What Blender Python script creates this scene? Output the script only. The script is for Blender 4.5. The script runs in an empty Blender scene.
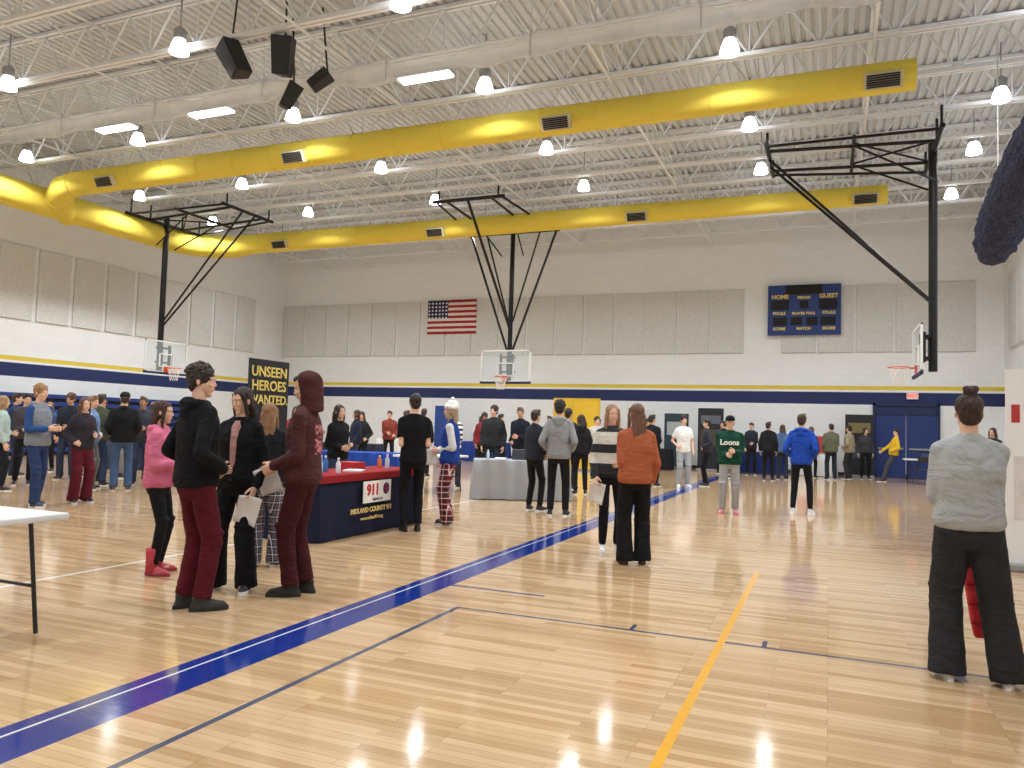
import bpy, math, random
from mathutils import Vector, Matrix
random.seed(7)
S=bpy.context.scene; COL=S.collection
try: S.view_settings.view_transform='Standard'
except Exception: pass
rad=math.radians
# ------------------------------------------------------------ materials
def lin(c):
    o=[]
    for v in c[:3]:
        v=v/255.0
        o.append(v/12.92 if v<=.04045 else ((v+.055)/1.055)**2.4)
    return (o[0],o[1],o[2],1)
MC={}
def mat(name,c,rough=.6,metal=0,var=.08,scale=12,bump=0,bscale=60,emit=0,alpha=1,spec=None,stretch=None,dist=.02):
    k=(name,tuple(c),rough)
    if k in MC: return MC[k]
    m=bpy.data.materials.new(name); m.use_nodes=True
    t=m.node_tree; b=t.nodes['Principled BSDF']; L=lin(c)
    b.inputs['Roughness'].default_value=rough; b.inputs['Metallic'].default_value=metal
    if spec is not None: b.inputs['Specular IOR Level'].default_value=spec
    tc=t.nodes.new('ShaderNodeTexCoord'); src=tc.outputs['Object']
    if stretch:
        mp=t.nodes.new('ShaderNodeMapping'); mp.inputs['Scale'].default_value=stretch; t.links.new(src,mp.inputs['Vector']); src=mp.outputs[0]
    n=t.nodes.new('ShaderNodeTexNoise'); n.inputs['Scale'].default_value=scale; n.inputs['Detail'].default_value=3
    t.links.new(src,n.inputs['Vector'])
    r=t.nodes.new('ShaderNodeMix'); r.data_type='RGBA'
    r.inputs[6].default_value=tuple(v*(1-var) for v in L[:3])+(1,)
    r.inputs[7].default_value=tuple(min(1,v*(1+var)) for v in L[:3])+(1,)
    t.links.new(n.outputs['Fac'],r.inputs[0]); t.links.new(r.outputs[2],b.inputs['Base Color'])
    if bump: addbump(t,b,src,bump,bscale,dist)
    if emit:
        b.inputs['Emission Color'].default_value=L; b.inputs['Emission Strength'].default_value=emit
    if alpha<1: b.inputs['Alpha'].default_value=alpha
    MC[k]=m; return m
def addbump(t,b,src,bump,bscale,dist,distort=0):
    n2=t.nodes.new('ShaderNodeTexNoise'); n2.inputs['Scale'].default_value=bscale; n2.inputs['Distortion'].default_value=distort; n2.inputs['Detail'].default_value=2
    t.links.new(src,n2.inputs['Vector'])
    bp=t.nodes.new('ShaderNodeBump'); bp.inputs['Strength'].default_value=bump; bp.inputs['Distance'].default_value=dist
    t.links.new(n2.outputs['Fac'],bp.inputs['Height']); t.links.new(bp.outputs[0],b.inputs['Normal'])
def foldbump(t,b,tc):
    mp=t.nodes.new('ShaderNodeMapping'); mp.inputs['Scale'].default_value=(1,1,1.7); mp.inputs['Rotation'].default_value=(.35,.3,0); t.links.new(tc.outputs['Object'],mp.inputs['Vector'])
    addbump(t,b,mp.outputs[0],.5,5.5,.05,1.2)
def cloth(c):
    k=('clothf',tuple(c))
    if k in MC: return MC[k]
    m=mat('cloth',c,.9,0,.12,9,0,16,spec=.2)
    t=m.node_tree; foldbump(t,t.nodes['Principled BSDF'],[n for n in t.nodes if n.type=='TEX_COORD'][0]); MC[k]=m
    return m
def drape(c): return mat('draped_cloth',c,.85,0,.05,3,0,16,spec=.2)
class NG:
    def __init__(s,m): s.t=m.node_tree
    def n(s,ty,**k):
        x=s.t.nodes.new(ty)
        for a,b in k.items(): setattr(x,a,b)
        return x
    def math(s,op,a,b=None,c=None):
        x=s.n('ShaderNodeMath',operation=op)
        for i,v in enumerate((a,b,c)):
            if v is None: continue
            if isinstance(v,(int,float)): x.inputs[i].default_value=v
            else: s.t.links.new(v,x.inputs[i])
        return x.outputs[0]
    def mix(s,f,a,b):
        x=s.n('ShaderNodeMix',data_type='RGBA')
        for i,v in ((0,f),(6,a),(7,b)):
            if isinstance(v,(int,float,tuple)): x.inputs[i].default_value=v
            else: s.t.links.new(v,x.inputs[i])
        return x.outputs[2]
def plain(name,rough):
    m=bpy.data.materials.new(name); m.use_nodes=True
    b=m.node_tree.nodes['Principled BSDF']; b.inputs['Roughness'].default_value=rough
    g=NG(m); tc=g.n('ShaderNodeTexCoord'); sp=g.n('ShaderNodeSeparateXYZ')
    m.node_tree.links.new(tc.outputs['Object'],sp.inputs[0])
    return m,b,g,tc,sp
def plaid(a,b2,c2,sc=.09):
    m,b,g,tc,sp=plain('plaid_cloth',.9)
    def band(o,w,ph):
        f=g.math('FRACT',g.math('ADD',g.math('DIVIDE',o,sc),ph)); return g.math('LESS_THAN',f,w)
    xx=g.math('ADD',sp.outputs[0],sp.outputs[1])
    s1=g.math('MULTIPLY',g.math('ADD',band(xx,.5,0),band(sp.outputs[2],.5,0)),.5)
    col=g.mix(s1,lin(a),lin(b2))
    s2=g.math('MAXIMUM',band(xx,.1,.3),band(sp.outputs[2],.1,.3))
    col=g.mix(s2,col,lin(c2)); g.t.links.new(col,b.inputs['Base Color']); foldbump(g.t,b,tc); return m
def stripes(cols,edges):
    m,b,g,tc,sp=plain('striped_cloth',.9); c=lin(cols[0])
    for e,cc in zip(edges,cols[1:]):
        c=g.mix(g.math('GREATER_THAN',sp.outputs[2],e),c,lin(cc))
    g.t.links.new(c,b.inputs['Base Color']); foldbump(g.t,b,tc); return m
def printed(base,ink,x0,z0,z1,hw,back=True,sc=34,thr=.52):
    m,b,g,tc,sp=plain('printed_cloth',.9)
    f=g.math('MULTIPLY',g.math('COMPARE',sp.outputs[0],x0,hw),g.math('COMPARE',sp.outputs[2],(z0+z1)/2,(z1-z0)/2))
    f=g.math('MULTIPLY',f,g.math('LESS_THAN' if back else 'GREATER_THAN',sp.outputs[1],-.04 if back else .04))
    nz=g.n('ShaderNodeTexNoise'); nz.inputs['Scale'].default_value=sc; g.t.links.new(tc.outputs['Object'],nz.inputs['Vector'])
    f=g.math('MULTIPLY',f,g.math('GREATER_THAN',nz.outputs['Fac'],thr))
    g.t.links.new(g.mix(f,lin(base),lin(ink)),b.inputs['Base Color']); foldbump(g.t,b,tc); return m
# ------------------------------------------------------------ mesh builder
class MB:
    def __init__(s): s.v=[];s.f=[];s.m=[]
    def add(s,vs,fs,mi=0,M=None):
        o=len(s.v)
        for v in vs:
            v=Vector(v)
            if M is not None: v=M@v
            s.v.append(v[:])
        for f in fs: s.f.append(tuple(i+o for i in f)); s.m.append(mi)
    def box(s,c,d,R=None,mi=0):
        x,y,z=d[0]/2,d[1]/2,d[2]/2
        vs=[(-x,-y,-z),(x,-y,-z),(x,y,-z),(-x,y,-z),(-x,-y,z),(x,-y,z),(x,y,z),(-x,y,z)]
        M=Matrix.Translation(Vector(c))
        if R is not None: M=M@R.to_4x4()
        s.add(vs,[(0,3,2,1),(4,5,6,7),(0,1,5,4),(1,2,6,5),(2,3,7,6),(3,0,4,7)],mi,M)
    def pipe(s,pts,r,n=12,mi=0,caps=True,flat=1.0):
        pts=[Vector(p) for p in pts]
        if isinstance(r,(int,float)): r=[r]*len(pts)
        vs=[];fs=[];k=len(pts); prev=None
        for i,p in enumerate(pts):
            d=(pts[min(i+1,k-1)]-pts[max(i-1,0)]).normalized()
            if prev is None:
                a=Vector((0,0,1)) if abs(d.z)<.9 else Vector((0,1,0))
                u=d.cross(a).normalized()
            else:
                u=(prev-d*prev.dot(d)).normalized()
            w=d.cross(u); prev=u
            for j in range(n):
                t=2*math.pi*(j+.5)/n
                vs.append(p+(u*math.cos(t)+w*math.sin(t)*flat)*r[i])
        for i in range(k-1):
            for j in range(n):
                a=i*n+j;b=i*n+(j+1)%n
                fs.append((a,b,b+n,a+n))
        if caps:
            fs.append(tuple(range(n-1,-1,-1))); fs.append(tuple((k-1)*n+j for j in range(n)))
        s.add(vs,fs,mi)
    def ell(s,c,r,R=None,nu=16,nv=10,mi=0):
        vs=[(0,0,-1)];fs=[]
        for i in range(1,nv):
            p=-math.pi/2+math.pi*i/nv
            for j in range(nu):
                t=2*math.pi*j/nu; vs.append((math.cos(p)*math.cos(t),math.cos(p)*math.sin(t),math.sin(p)))
        vs.append((0,0,1)); e=len(vs)-1
        for j in range(nu):
            fs.append((0,1+(j+1)%nu,1+j)); fs.append((e,e-nu+j,e-nu+(j+1)%nu))
        for i in range(nv-2):
            for j in range(nu):
                a=1+i*nu+j;b=1+i*nu+(j+1)%nu; fs.append((a,b,b+nu,a+nu))
        M=Matrix.Translation(Vector(c))
        if R is not None: M=M@R.to_4x4()
        M=M@Matrix.Diagonal((r[0],r[1],r[2],1)); s.add(vs,fs,mi,M)
    def loft(s,rings,n=20,mi=0,M=None,pw=1.0):
        vs=[];fs=[];k=len(rings)
        for (cx,cy,z,rx,ry) in rings:
            for j in range(n):
                t=2*math.pi*j/n; ct,st=math.cos(t),math.sin(t)
                ct=math.copysign(abs(ct)**pw,ct); st=math.copysign(abs(st)**pw,st)
                vs.append((cx+rx*ct,cy+ry*st,z))
        for i in range(k-1):
            for j in range(n):
                a=i*n+j;b=i*n+(j+1)%n; fs.append((a,b,b+n,a+n))
        fs.append(tuple(range(n-1,-1,-1))); fs.append(tuple((k-1)*n+j for j in range(n)))
        s.add(vs,fs,mi,M)
    def cap(s,p0,p1,r0,r1,flat_end=False):
        s.pipe([p0,p1],[r0,r1],14); s.ell(p0,(r0,)*3,nu=14,nv=8)
        if not flat_end: s.ell(p1,(r1,)*3,nu=14,nv=8)
    def obj(s,name,mats,parent=None,smooth=False,bevel=0,loc=None,rz=None):
        me=bpy.data.meshes.new(name); me.from_pydata(s.v,[],s.f)
        if not isinstance(mats,(list,tuple)): mats=[mats]
        for m in mats: me.materials.append(m)
        me.polygons.foreach_set('material_index',s.m)
        if smooth: me.polygons.foreach_set('use_smooth',[True]*len(s.f))
        me.update()
        o=bpy.data.objects.new(name,me); COL.objects.link(o)
        if parent is not None: o.parent=parent
        if loc is not None: o.location=loc
        if rz is not None: o.rotation_euler=(0,0,rz)
        if bevel:
            b=o.modifiers.new('bevel','BEVEL'); b.width=bevel; b.segments=2; b.limit_method='ANGLE'
        return o
def top(o,label,cat,group=None):
    o['label']=label; o['category']=cat
    if group: o['group']=group
    return o
def empty(name,loc=(0,0,0),rz=0):
    e=bpy.data.objects.new(name,None); COL.objects.link(e); e.location=loc; e.rotation_euler=(0,0,rz); e.empty_display_size=.1
    return e
TEX=bpy.data.textures.new('folds','CLOUDS'); TEX.noise_scale=.13
TEXH=bpy.data.textures.new('locks','CLOUDS'); TEXH.noise_scale=.03
Q=[];TQ=[]
def rem(o,vox,sm=3,disp=0,tex=None,post=None):
    m=o.modifiers.new('r','REMESH'); m.mode='VOXEL'; m.voxel_size=vox
    if sm:
        k=o.modifiers.new('s','SMOOTH'); k.iterations=sm; k.factor=.5
    if disp:
        d=o.modifiers.new('d','DISPLACE'); d.texture=tex; d.strength=disp; d.mid_level=.5; d.texture_coords='LOCAL'
    Q.append((o,post)); return o
def text(body,size,loc,rz,m,parent=None,name='lettering',ext=.003,align='CENTER',tilt=90,bold=0,sx=1,space=1.0):
    TQ.append((body,size,loc,rz,m,parent,name,ext,align,tilt,bold,sx,space))
def finalize():
    tmp=[]
    for q in TQ:
        c=bpy.data.curves.new('t','FONT'); c.body=q[0]; c.size=q[1]; c.extrude=q[7]; c.align_x=q[8]; c.align_y='CENTER'; c.offset=q[10]; c.resolution_u=3; c.space_line=q[12]
        o=bpy.data.objects.new('t',c); COL.objects.link(o); tmp.append(o)
    dg=bpy.context.evaluated_depsgraph_get(); dg.update()
    res=[bpy.data.meshes.new_from_object(o.evaluated_get(dg)) for o,_ in Q]
    tm=[bpy.data.meshes.new_from_object(o.evaluated_get(dg)) for o in tmp]
    for (o,post),me in zip(Q,res):
        mats=list(o.data.materials); o.modifiers.clear(); o.data=me
        me.materials.clear()
        for m in mats: me.materials.append(m)
        me.polygons.foreach_set('use_smooth',[True]*len(me.polygons))
        if post: post(o)
    for q,me,t in zip(TQ,tm,tmp):
        bpy.data.objects.remove(t)
        o=bpy.data.objects.new(q[6],me); COL.objects.link(o); me.materials.clear(); me.materials.append(q[4])
        if q[5] is not None: o.parent=q[5]
        o.matrix_local=Matrix.Translation(Vector(q[2]))@Matrix.Rotation(q[3],4,'Z')@Matrix.Rotation(rad(q[9]),4,'X')@Matrix.Diagonal((q[11],1,1,1))
    Q.clear();TQ.clear()
def arrays(o):
    me=o.data
    return [v.co.copy() for v in me.vertices],[tuple(p.vertices) for p in me.polygons]
# ------------------------------------------------------------ templates
M0=mat('skin',(222,178,152),.5)
def head_mb():
    b=MB()
    b.ell((0,-.012,.035),(.073,.093,.083)); b.ell((0,.016,-.03),(.059,.068,.08)); b.ell((0,.050,-.096),(.025,.022,.018))
    b.ell((0,.068,.024),(.050,.017,.012)); b.pipe([(0,.078,.008),(0,.093,-.024)],[.007,.010],8); b.ell((0,.090,-.028),(.014,.010,.008))
    b.ell((0,.074,-.056),(.022,.012,.013)); b.ell((.034,.060,-.025),(.02,.017,.018)); b.ell((-.034,.060,-.025),(.02,.017,.018))
    for sg in (1,-1): b.ell((sg*.074,-.010,-.006),(.009,.015,.026),Matrix.Rotation(sg*.3,3,'Z'))
    return b
def hand_mb(curl):
    b=MB()
    b.loft([(0,0,-.02,.026,.02),(0,0,.01,.03,.018),(.002,0,.045,.038,.016),(0,0,.085,.039,.013)],16)
    for i,(x,L) in enumerate(((.030,.072),(.010,.08),(-.010,.075),(-.030,.058))):
        p=Vector((x,0,.08)); a=curl*(.5+.1*i); pts=[p.copy()]; fan=x*.9
        for j,fr in enumerate((.45,.3,.25)):
            d=Vector((fan*2,math.sin(a),math.cos(a))).normalized(); p=p+d*L*fr; pts.append(p.copy()); a+=curl*1.0
        b.pipe(pts,[.0088,.0084,.0078,.007],8); b.ell(pts[-1],(.007,)*3,nu=8,nv=6)
    pts=[Vector((.026,.004,.02)),Vector((.049,.014,.045)),Vector((.060,.024,.072)),Vector((.060,.034,.092))]
    b.pipe(pts,[.014,.0115,.0095,.008],8); b.ell(pts[-1],(.008,)*3,nu=8,nv=6)
    return b
def shoe_mb():
    b=MB()
    b.loft([(0,.05,.012,.041,.130),(0,.05,.032,.042,.130),(0,.046,.048,.038,.12),(0,.02,.07,.034,.085),(0,-.012,.09,.032,.055),(0,-.02,.105,.033,.048)],20)
    b.ell((0,.11,.040),(.038,.055,.028))
    return b
def sole_mb(h=.03):
    b=MB(); vs=[];n=28
    for z in (0,h):
        for j in range(n):
            t=2*math.pi*j/n; y=.05+.135*math.sin(t); w=.043 if y>.07 else .036
            vs.append((w*math.copysign(abs(math.cos(t))**.8,math.cos(t)),y,z))
    fs=[(j,(j+1)%n,n+(j+1)%n,n+j) for j in range(n)]+[tuple(range(n-1,-1,-1)),tuple(range(n,2*n))]
    b.add(vs,fs); return b
T={}
T['head1']=rem(head_mb().obj('t',M0),.005,3); T['head0']=rem(head_mb().obj('t',M0),.009,1)
T['hr1']=rem(hand_mb(.35).obj('t',M0),.0042,1); T['hr0']=rem(hand_mb(.35).obj('t',M0),.0055,0)
T['hg1']=rem(hand_mb(.85).obj('t',M0),.0042,1); T['hg0']=rem(hand_mb(.85).obj('t',M0),.0055,0)
T['shoe']=rem(shoe_mb().obj('t',M0),.008,3)
finalize()
TA={k:arrays(o) for k,o in T.items()}
for o in T.values(): bpy.data.objects.remove(o)
# ------------------------------------------------------------ people
def ik(a,t,l1,l2,pole):
    a=Vector(a);t=Vector(t);d=t-a;L=d.length;mx=(l1+l2)*.995
    if L>mx: t=a+d*(mx/L); d=t-a; L=mx
    x=(l1*l1-l2*l2+L*L)/(2*L); h=math.sqrt(max(l1*l1-x*x,0)); n=d.normalized(); p=Vector(pole); p=(p-n*p.dot(n)).normalized()
    return a+n*x+p*h,t
HM={'down':(.235,.04,.875),'pocket':(.185,.12,1.0),'front':(.09,.25,1.12),'phone':(.06,.24,1.22),'cross':(-.05,.19,1.18),'side':(.10,.22,1.0),
    'out':(.52,.22,1.2),'belly':(.05,.17,1.06),'back':(.12,-.14,1.0),'hip':(.2,.06,1.02),'low':(.21,.12,.89)}
LG={'slim':(.086,.062,.048,.09),'sweat':(.094,.074,.060,.09),'wide':(.094,.086,.096,.035),'loose':(.110,.094,.106,.03),'flare':(.09,.07,.115,.03),'jeans':(.088,.070,.064,.06),'legging':(.083,.058,.044,.1)}
BK={'hoodie':.028,'sweater':.024,'tee':.018,'jacket':.032}
NAME={'hoodie':'hoodie','sweater':'sweater','tee':'shirt','jacket':'jacket'}
def person(x,y,hd,label,H=1.72,tp=('hoodie',(30,30,32)),sleeve=None,leg=('jeans',(50,60,85)),shoe=((35,35,38),(215,215,215)),hair=('short',(60,42,30)),
    skin=(222,178,152),Lh='down',Rh='down',feet=None,hy=0,hp=0,near=False,lean=0,wd=1.0,hood=None,boot=None,fem=False,tm=None,lm=None,hat=None,hem=None,group=None,inner=None):
    s=H/1.75; q=1 if near else 0; vox=(.010 if near else .02)
    sk=mat('skin',skin,.5,0,.05); sh=.162*wd*(.92 if fem else 1); hipw=.085
    tx=Matrix.Translation((0,0,.97*s))@Matrix.Rotation(-rad(lean),4,'X')@Matrix.Translation((0,0,-.97*s))
    U=lambda a,b,c:(tx@Vector((a*s,b*s,c*s)))
    if feet is None: feet=((-.11,.0,12),(.12,.03,-14))
    wr={};el={};shd={}
    for sd,md in ((-1,Lh),(1,Rh)):
        m=HM[md] if isinstance(md,str) else md
        a=U(sd*sh,0,1.395); t=Vector((sd*m[0]*s,m[1]*s,m[2]*s))
        if lean and isinstance(md,str): t=tx@t
        e,w=ik(a,t,.295*s,.26*s,(sd*.5,-1,-.35)); shd[sd]=a;el[sd]=e;wr[sd]=w
    kn={};an={};hp_={}
    for sd,ft in ((-1,feet[0]),(1,feet[1])):
        h=Vector((sd*hipw*s,0,.91*s)); a=Vector((ft[0]*s,ft[1]*s,(.085+(ft[3] if len(ft)>3 else 0))*s))
        k,a2=ik(h,a,.425*s,.415*s,(sd*.12,1,.0)); kn[sd]=k;an[sd]=a;hp_[sd]=h
    def Mu(b,rings): b.loft([(0,cy*s,z*s,rx*s,ry*s) for (cy,z,rx,ry) in rings],22,M=tx,pw=.88)
    b=MB(); ww=wd
    Mu(b,[(0,.82,.125*ww,.095),(0,.92,.145*ww,.10),(0,1.08,.12*ww,.088),(0,1.28,.145*ww,.10),(0,1.39,.14*ww,.082),(-.01,1.45,.08,.056),(-.01,1.5,.054,.053)])
    hc=U(0,.012,1.632); b.cap(U(0,-.015,1.44),U(0,-.002,1.58),.054*s,.051*s)
    for sd in (-1,1):
        b.cap(shd[sd],el[sd],.044*s,.036*s); b.cap(el[sd],wr[sd],.036*s,.025*s)
        b.cap(hp_[sd],kn[sd],.070*s,.044*s); b.cap(kn[sd],an[sd],.043*s,.032*s)
        b.ell(an[sd]+Vector((0,.05*s,-.04*s)),(.028*s,.08*s,.025*s))
    HMx=Matrix.Translation(hc)@Matrix.Rotation(-rad(lean)*.5,4,'X')@Matrix.Rotation(-rad(hy),4,'Z')@Matrix.Rotation(-rad(hp),4,'X')@Matrix.Diagonal((s*.98,s,s,1))
    hcol=mat('hair',hair[1],.6,0,.4,6,.9,9,stretch=(9,9,1.3) if hair[0]!='curly' else (4,4,4),dist=.03)
    o=b.obj('person',[sk,mat('eye_white',(235,232,228),.3),mat('eye_iris',(50,38,30),.3),mat('lips',(190,120,112),.5),hcol])
    o.location=(x,y,0); o.rotation_euler=(0,0,-rad(hd))
    top(o,label,'person',group)
    def post(o):
        V,F=arrays(o); V=list(V);F=list(F);MI=[0]*len(F)
        def app(key,M,mi=0,flip=False):
            tv,tf=TA[key] if isinstance(key,str) else key
            off=len(V); V.extend(M@v for v in tv)
            if M.determinant()<0: F.extend(tuple(i+off for i in reversed(f)) for f in tf)
            else: F.extend(tuple(i+off for i in f) for f in tf)
            MI.extend([mi]*len(tf))
        app('head%d'%q,HMx)
        for sg in (1,-1):
            e=MB(); e.ell((sg*.030,.075,.0),(.0125,.008,.0055),nu=10,nv=8); app(([Vector(v) for v in e.v],e.f),HMx,1)
            e=MB(); e.ell((sg*.030,.0818,.0),(.005,.0026,.005),nu=8,nv=6); app(([Vector(v) for v in e.v],e.f),HMx,2)
            e=MB(); e.ell((sg*.031,.0835,.021),(.015,.003,.0028),nu=8,nv=6); app(([Vector(v) for v in e.v],e.f),HMx,4)
        e=MB(); e.ell((0,.0855,-.053),(.018,.003,.003),nu=10,nv=6); e.ell((0,.0845,-.059),(.015,.004,.0035),nu=10,nv=6); app(([Vector(v) for v in e.v],e.f),HMx,3)
        for sd,md in ((-1,Lh),(1,Rh)):
            d=(wr[sd]-el[sd]).normalized()
            if md=='pocket': d=Vector((-sd,.05,-.35)).normalized()
            n=Vector((-sd,0,0)) if abs(d.x)<.75 else Vector((0,-1,0)); n=(n-d*n.dot(d)).normalized(); t=n.cross(d)
            if t.dot(Vector((0,1,1)))<0: t=-t
            M=Matrix(((t.x,n.x,d.x,wr[sd].x),(t.y,n.y,d.y,wr[sd].y),(t.z,n.z,d.z,wr[sd].z),(0,0,0,1)))@Matrix.Diagonal((s,s,s,1))
            app(('hr%d'%q) if md in('down','out') else 'hg%d'%q,M)
        me=bpy.data.meshes.new('person'); me.from_pydata(V,[],F)
        for m in o.data.materials: me.materials.append(m)
        me.polygons.foreach_set('material_index',MI); me.polygons.foreach_set('use_smooth',[True]*len(F)); me.update(); o.data=me
    rem(o,vox*1.1,2,post=post)
    k=tp[0]; B=BK[k]; tmm=tm or cloth(tp[1]); b=MB(); hz=hem or {'hoodie':.87,'sweater':.88,'tee':.85,'jacket':.86}[k]
    Mu(b,[(0,hz,.152*ww+B*.6,.108+B*.8),(0,hz+.05,.162*ww+B,.116+B),(0,1.08,.145*ww+B,.106+B),(0,1.28,.158*ww+B,.112+B*.9),(0,1.375,.160*ww+B*.5,.094+B*.8),(-.005,1.43,.122*ww+B*.4,.078+B*.4),(-.008,1.465,.083+B*.3,.064+B*.4),(-.01,1.495,.060+B*.3,.058+B*.3)])
    def arm(bb,sd):
        ra=.044+B*.5
        bb.ell(shd[sd],(ra*s,)*3)
        if k=='tee':
            m=shd[sd].lerp(el[sd],.72); bb.pipe([shd[sd],m],[ra*1.05*s,(ra+.008)*s],14)
        else:
            bb.cap(shd[sd],el[sd],ra*s,(.038+B*.55)*s); wv=el[sd].lerp(wr[sd],1.0); bb.cap(el[sd],el[sd].lerp(wr[sd],.9),(.038+B*.55)*s,(.032+B*.5)*s)
            bb.pipe([el[sd].lerp(wr[sd],.88),wv],[(.031+B*.2)*s]*2,14)
            for f_ in (.72,.82): p_=el[sd].lerp(wr[sd],f_); dd_=(wr[sd]-el[sd]).normalized(); bb.pipe([p_-dd_*.012*s,p_,p_+dd_*.012*s],[(.032+B*.4)*s,(.037+B*.62)*s,(.032+B*.4)*s],14)
        if not isinstance(sleeve,(tuple,bpy.types.Material)): bb.pipe([U(sd*.05,-.008,1.445),shd[sd]+Vector((0,0,.004*s))],[.053*s,(ra)*s],14)
    if sleeve is None:
        for sd in (-1,1): arm(b,sd)
    if hood=='down':
        b.ell(U(0,-.080,1.47),(.105*s,.055*s,.045*s)); b.ell(U(0,-.10,1.41),(.075*s,.04*s,.065*s))
        for sd in (-1,1): b.pipe([U(sd*.085,-.06,1.48),U(sd*.066,.03,1.47),U(sd*.02,.08,1.43)],[.03*s,.025*s,.016*s],10)
    elif k in('hoodie','jacket','sweater') and hood!='up': b.pipe([U(0,-.012,1.46),U(0,-.008,1.515 if k!='sweater' else 1.505)],[.076*s,.066*s],16)
    if k=='hoodie': b.loft([(0,.09*s,.93*s,.13*s,.065*s),(0,.095*s,.99*s,.125*s,.067*s),(0,.09*s,1.1*s,.08*s,.05*s)],16,M=tx)
    g=b.obj(NAME[k],tmm,o); rem(g,vox*1.1,3,.018,TEX)
    if inner:
        b=MB(); b.loft([(0,.055*s,.95*s,.05*s,.105*s),(0,.055*s,1.1*s,.045*s,.10*s),(0,.05*s,1.28*s,.05*s,.108*s),(0,.04*s,1.40*s,.055*s,.09*s),(0,.02*s,1.46*s,.05*s,.06*s)],18,M=tx); b.obj('shirt',cloth(inner),o,smooth=True)
    if sleeve is not None:
        for sd in (-1,1):
            b=MB(); arm(b,sd); g2=b.obj('sleeve',sleeve if not isinstance(sleeve,tuple) else cloth(sleeve),o); rem(g2,vox*1.1,2,.01,TEX)
    th,kr,hr,hzz=LG[leg[0]]; b=MB()
    b.loft([(0,0,.80*s,.12*s,.095*s),(0,0,.86*s,.155*s*ww,.115*s),(0,0,.95*s,.152*s*ww,.110*s),(0,0,1.02*s,.142*s*ww,.102*s)],22,pw=.9)
    for sd in (-1,1):
        K=kn[sd];A=an[sd]; d=(A-K); fr=(K.z-hzz*s)/(K.z-A.z) if hzz<.4 else .05
        b.cap(hp_[sd],K,th*s,kr*s); E=K+d*fr; mid=K+d*fr*.5
        mr={'flare':.08,'wide':.088,'sweat':.068,'loose':.098}.get(leg[0],(kr+hr)/2+.004)
        b.pipe([K,mid,E],[kr*s,mr*s,hr*s],16)
        dn=d.normalized()
        if leg[0] in('sweat','jeans','slim'):
            for f_ in (.80,.88,.95): p_=K+d*fr*f_; b.pipe([p_-dn*.014,p_,p_+dn*.014],[hr*.98*s,(hr+.010)*s,hr*.98*s],16)
        for f_ in (-.06,.02): p_=K+dn*f_*s; b.pipe([p_-dn*.016,p_,p_+dn*.016],[kr*.97*s,(kr+.006)*s,kr*.97*s],16)
    g=b.obj('trousers',lm or cloth(leg[1]),o); rem(g,vox*1.1,3,.016 if leg[0] not in('legging','slim') else .01,TEX)
    for sd,ft in ((-1,feet[0]),(1,feet[1])):
        tv,tf=TA['shoe']; me=bpy.data.meshes.new('shoe'); me.from_pydata([v*s for v in tv],[],tf); me.materials.append(mat('shoe_upper',shoe[0],.6))
        me.polygons.foreach_set('use_smooth',[True]*len(tf)); so=bpy.data.objects.new('shoe',me); COL.objects.link(so); so.parent=o
        so.location=(ft[0]*s,ft[1]*s,(ft[3]*s if len(ft)>3 else 0)); so.rotation_euler=(0,0,rad(ft[2]))
        sl=sole_mb(.028 if near else .022); sl.v=[(a*s,b_*s,c) for a,b_,c in sl.v]; sl.obj('sole',mat('shoe_sole',shoe[1],.7),so)
        if boot:
            b=MB(); b.loft([(0,-.015*s,.03,.050*s,.062*s),(0,-.015*s,.16*s,.054*s,.060*s),(0,-.012*s,.24*s,.064*s,.068*s),(0,-.012*s,.27*s,.062*s,.066*s)],16); b.obj('boot_shaft',cloth(boot),so,smooth=True)
    st=hair[0]; b=MB(); big=.0 if st!='curly' else .006
    if st!='none':
        if hat: b.ell((0,-.03,.0),(.076,.080,.08))
        elif hood!='up': b.ell((0,-.019,.042),(.081+big,.097+big*.5,.086+big))
        if hood!='up': b.ell((0,-.052,-.012),(.069+big,.053,.07))
        else: b.ell((0,.045,.08),(.055,.035,.03))
        if st=='curly':
            for i in range(90):
                a=random.uniform(0,6.28); e=random.uniform(.05,1.5); r_=random.uniform(.009,.018)
                b.ell((.086*math.cos(a)*math.cos(e),-.019+.1*math.sin(a)*math.cos(e)*(1 if math.sin(a)<0 else .88),.050+.086*math.sin(e)),(r_,)*3,nu=8,nv=6)
        if st=='short' and hood!='up' and not hat: b.ell((.0,.056,.085),(.058,.03,.020)); b.ell((.02,.03,.115),(.045,.05,.018))
        if st in('long','mid'):
            ln=.36 if st=='long' else .2
            b.loft([(0,-.075,-ln-.02,.03,.012),(0,-.075,-ln,.058,.020),(0,-.075,-ln*.8,.080,.030),(0,-.07,-ln*.45,.086,.042),(0,-.05,-.06,.085,.058),(0,-.03,.02,.083,.076)],18)
            for sg in (1,-1): b.pipe([(sg*.066,.035,.07),(sg*.077,.028,-.01),(sg*.080,.016,-.10),(sg*.082,.02,-ln*.75),(sg*.076,.03,-ln*.95)],[.014,.017,.020,.014,.006],8)
            for i in range(10):
                a=-.6+1.2*i/9; b.pipe([(.075*math.sin(a*1.5),-.085,.0),(.09*math.sin(a*1.5),-.105+.02*abs(a),-ln*.6),(.085*math.sin(a*1.5),-.095,-ln*random.uniform(.95,1.12))],[.014,.013,.004],6)
        if st=='bun': b.ell((0,-.05,.134),(.042,.042,.034)); b.ell((.018,-.06,.146),(.03,.03,.024)); b.ell((-.02,-.05,.15),(.024,.026,.02))
        if st=='pony': b.pipe([(0,-.1,.05),(0,-.135,.02),(0,-.13,-.1),(0,-.115,-.24)],[.02,.032,.03,.01],10)
        b.v=[(HMx@Vector(v))[:] for v in b.v]
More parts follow.
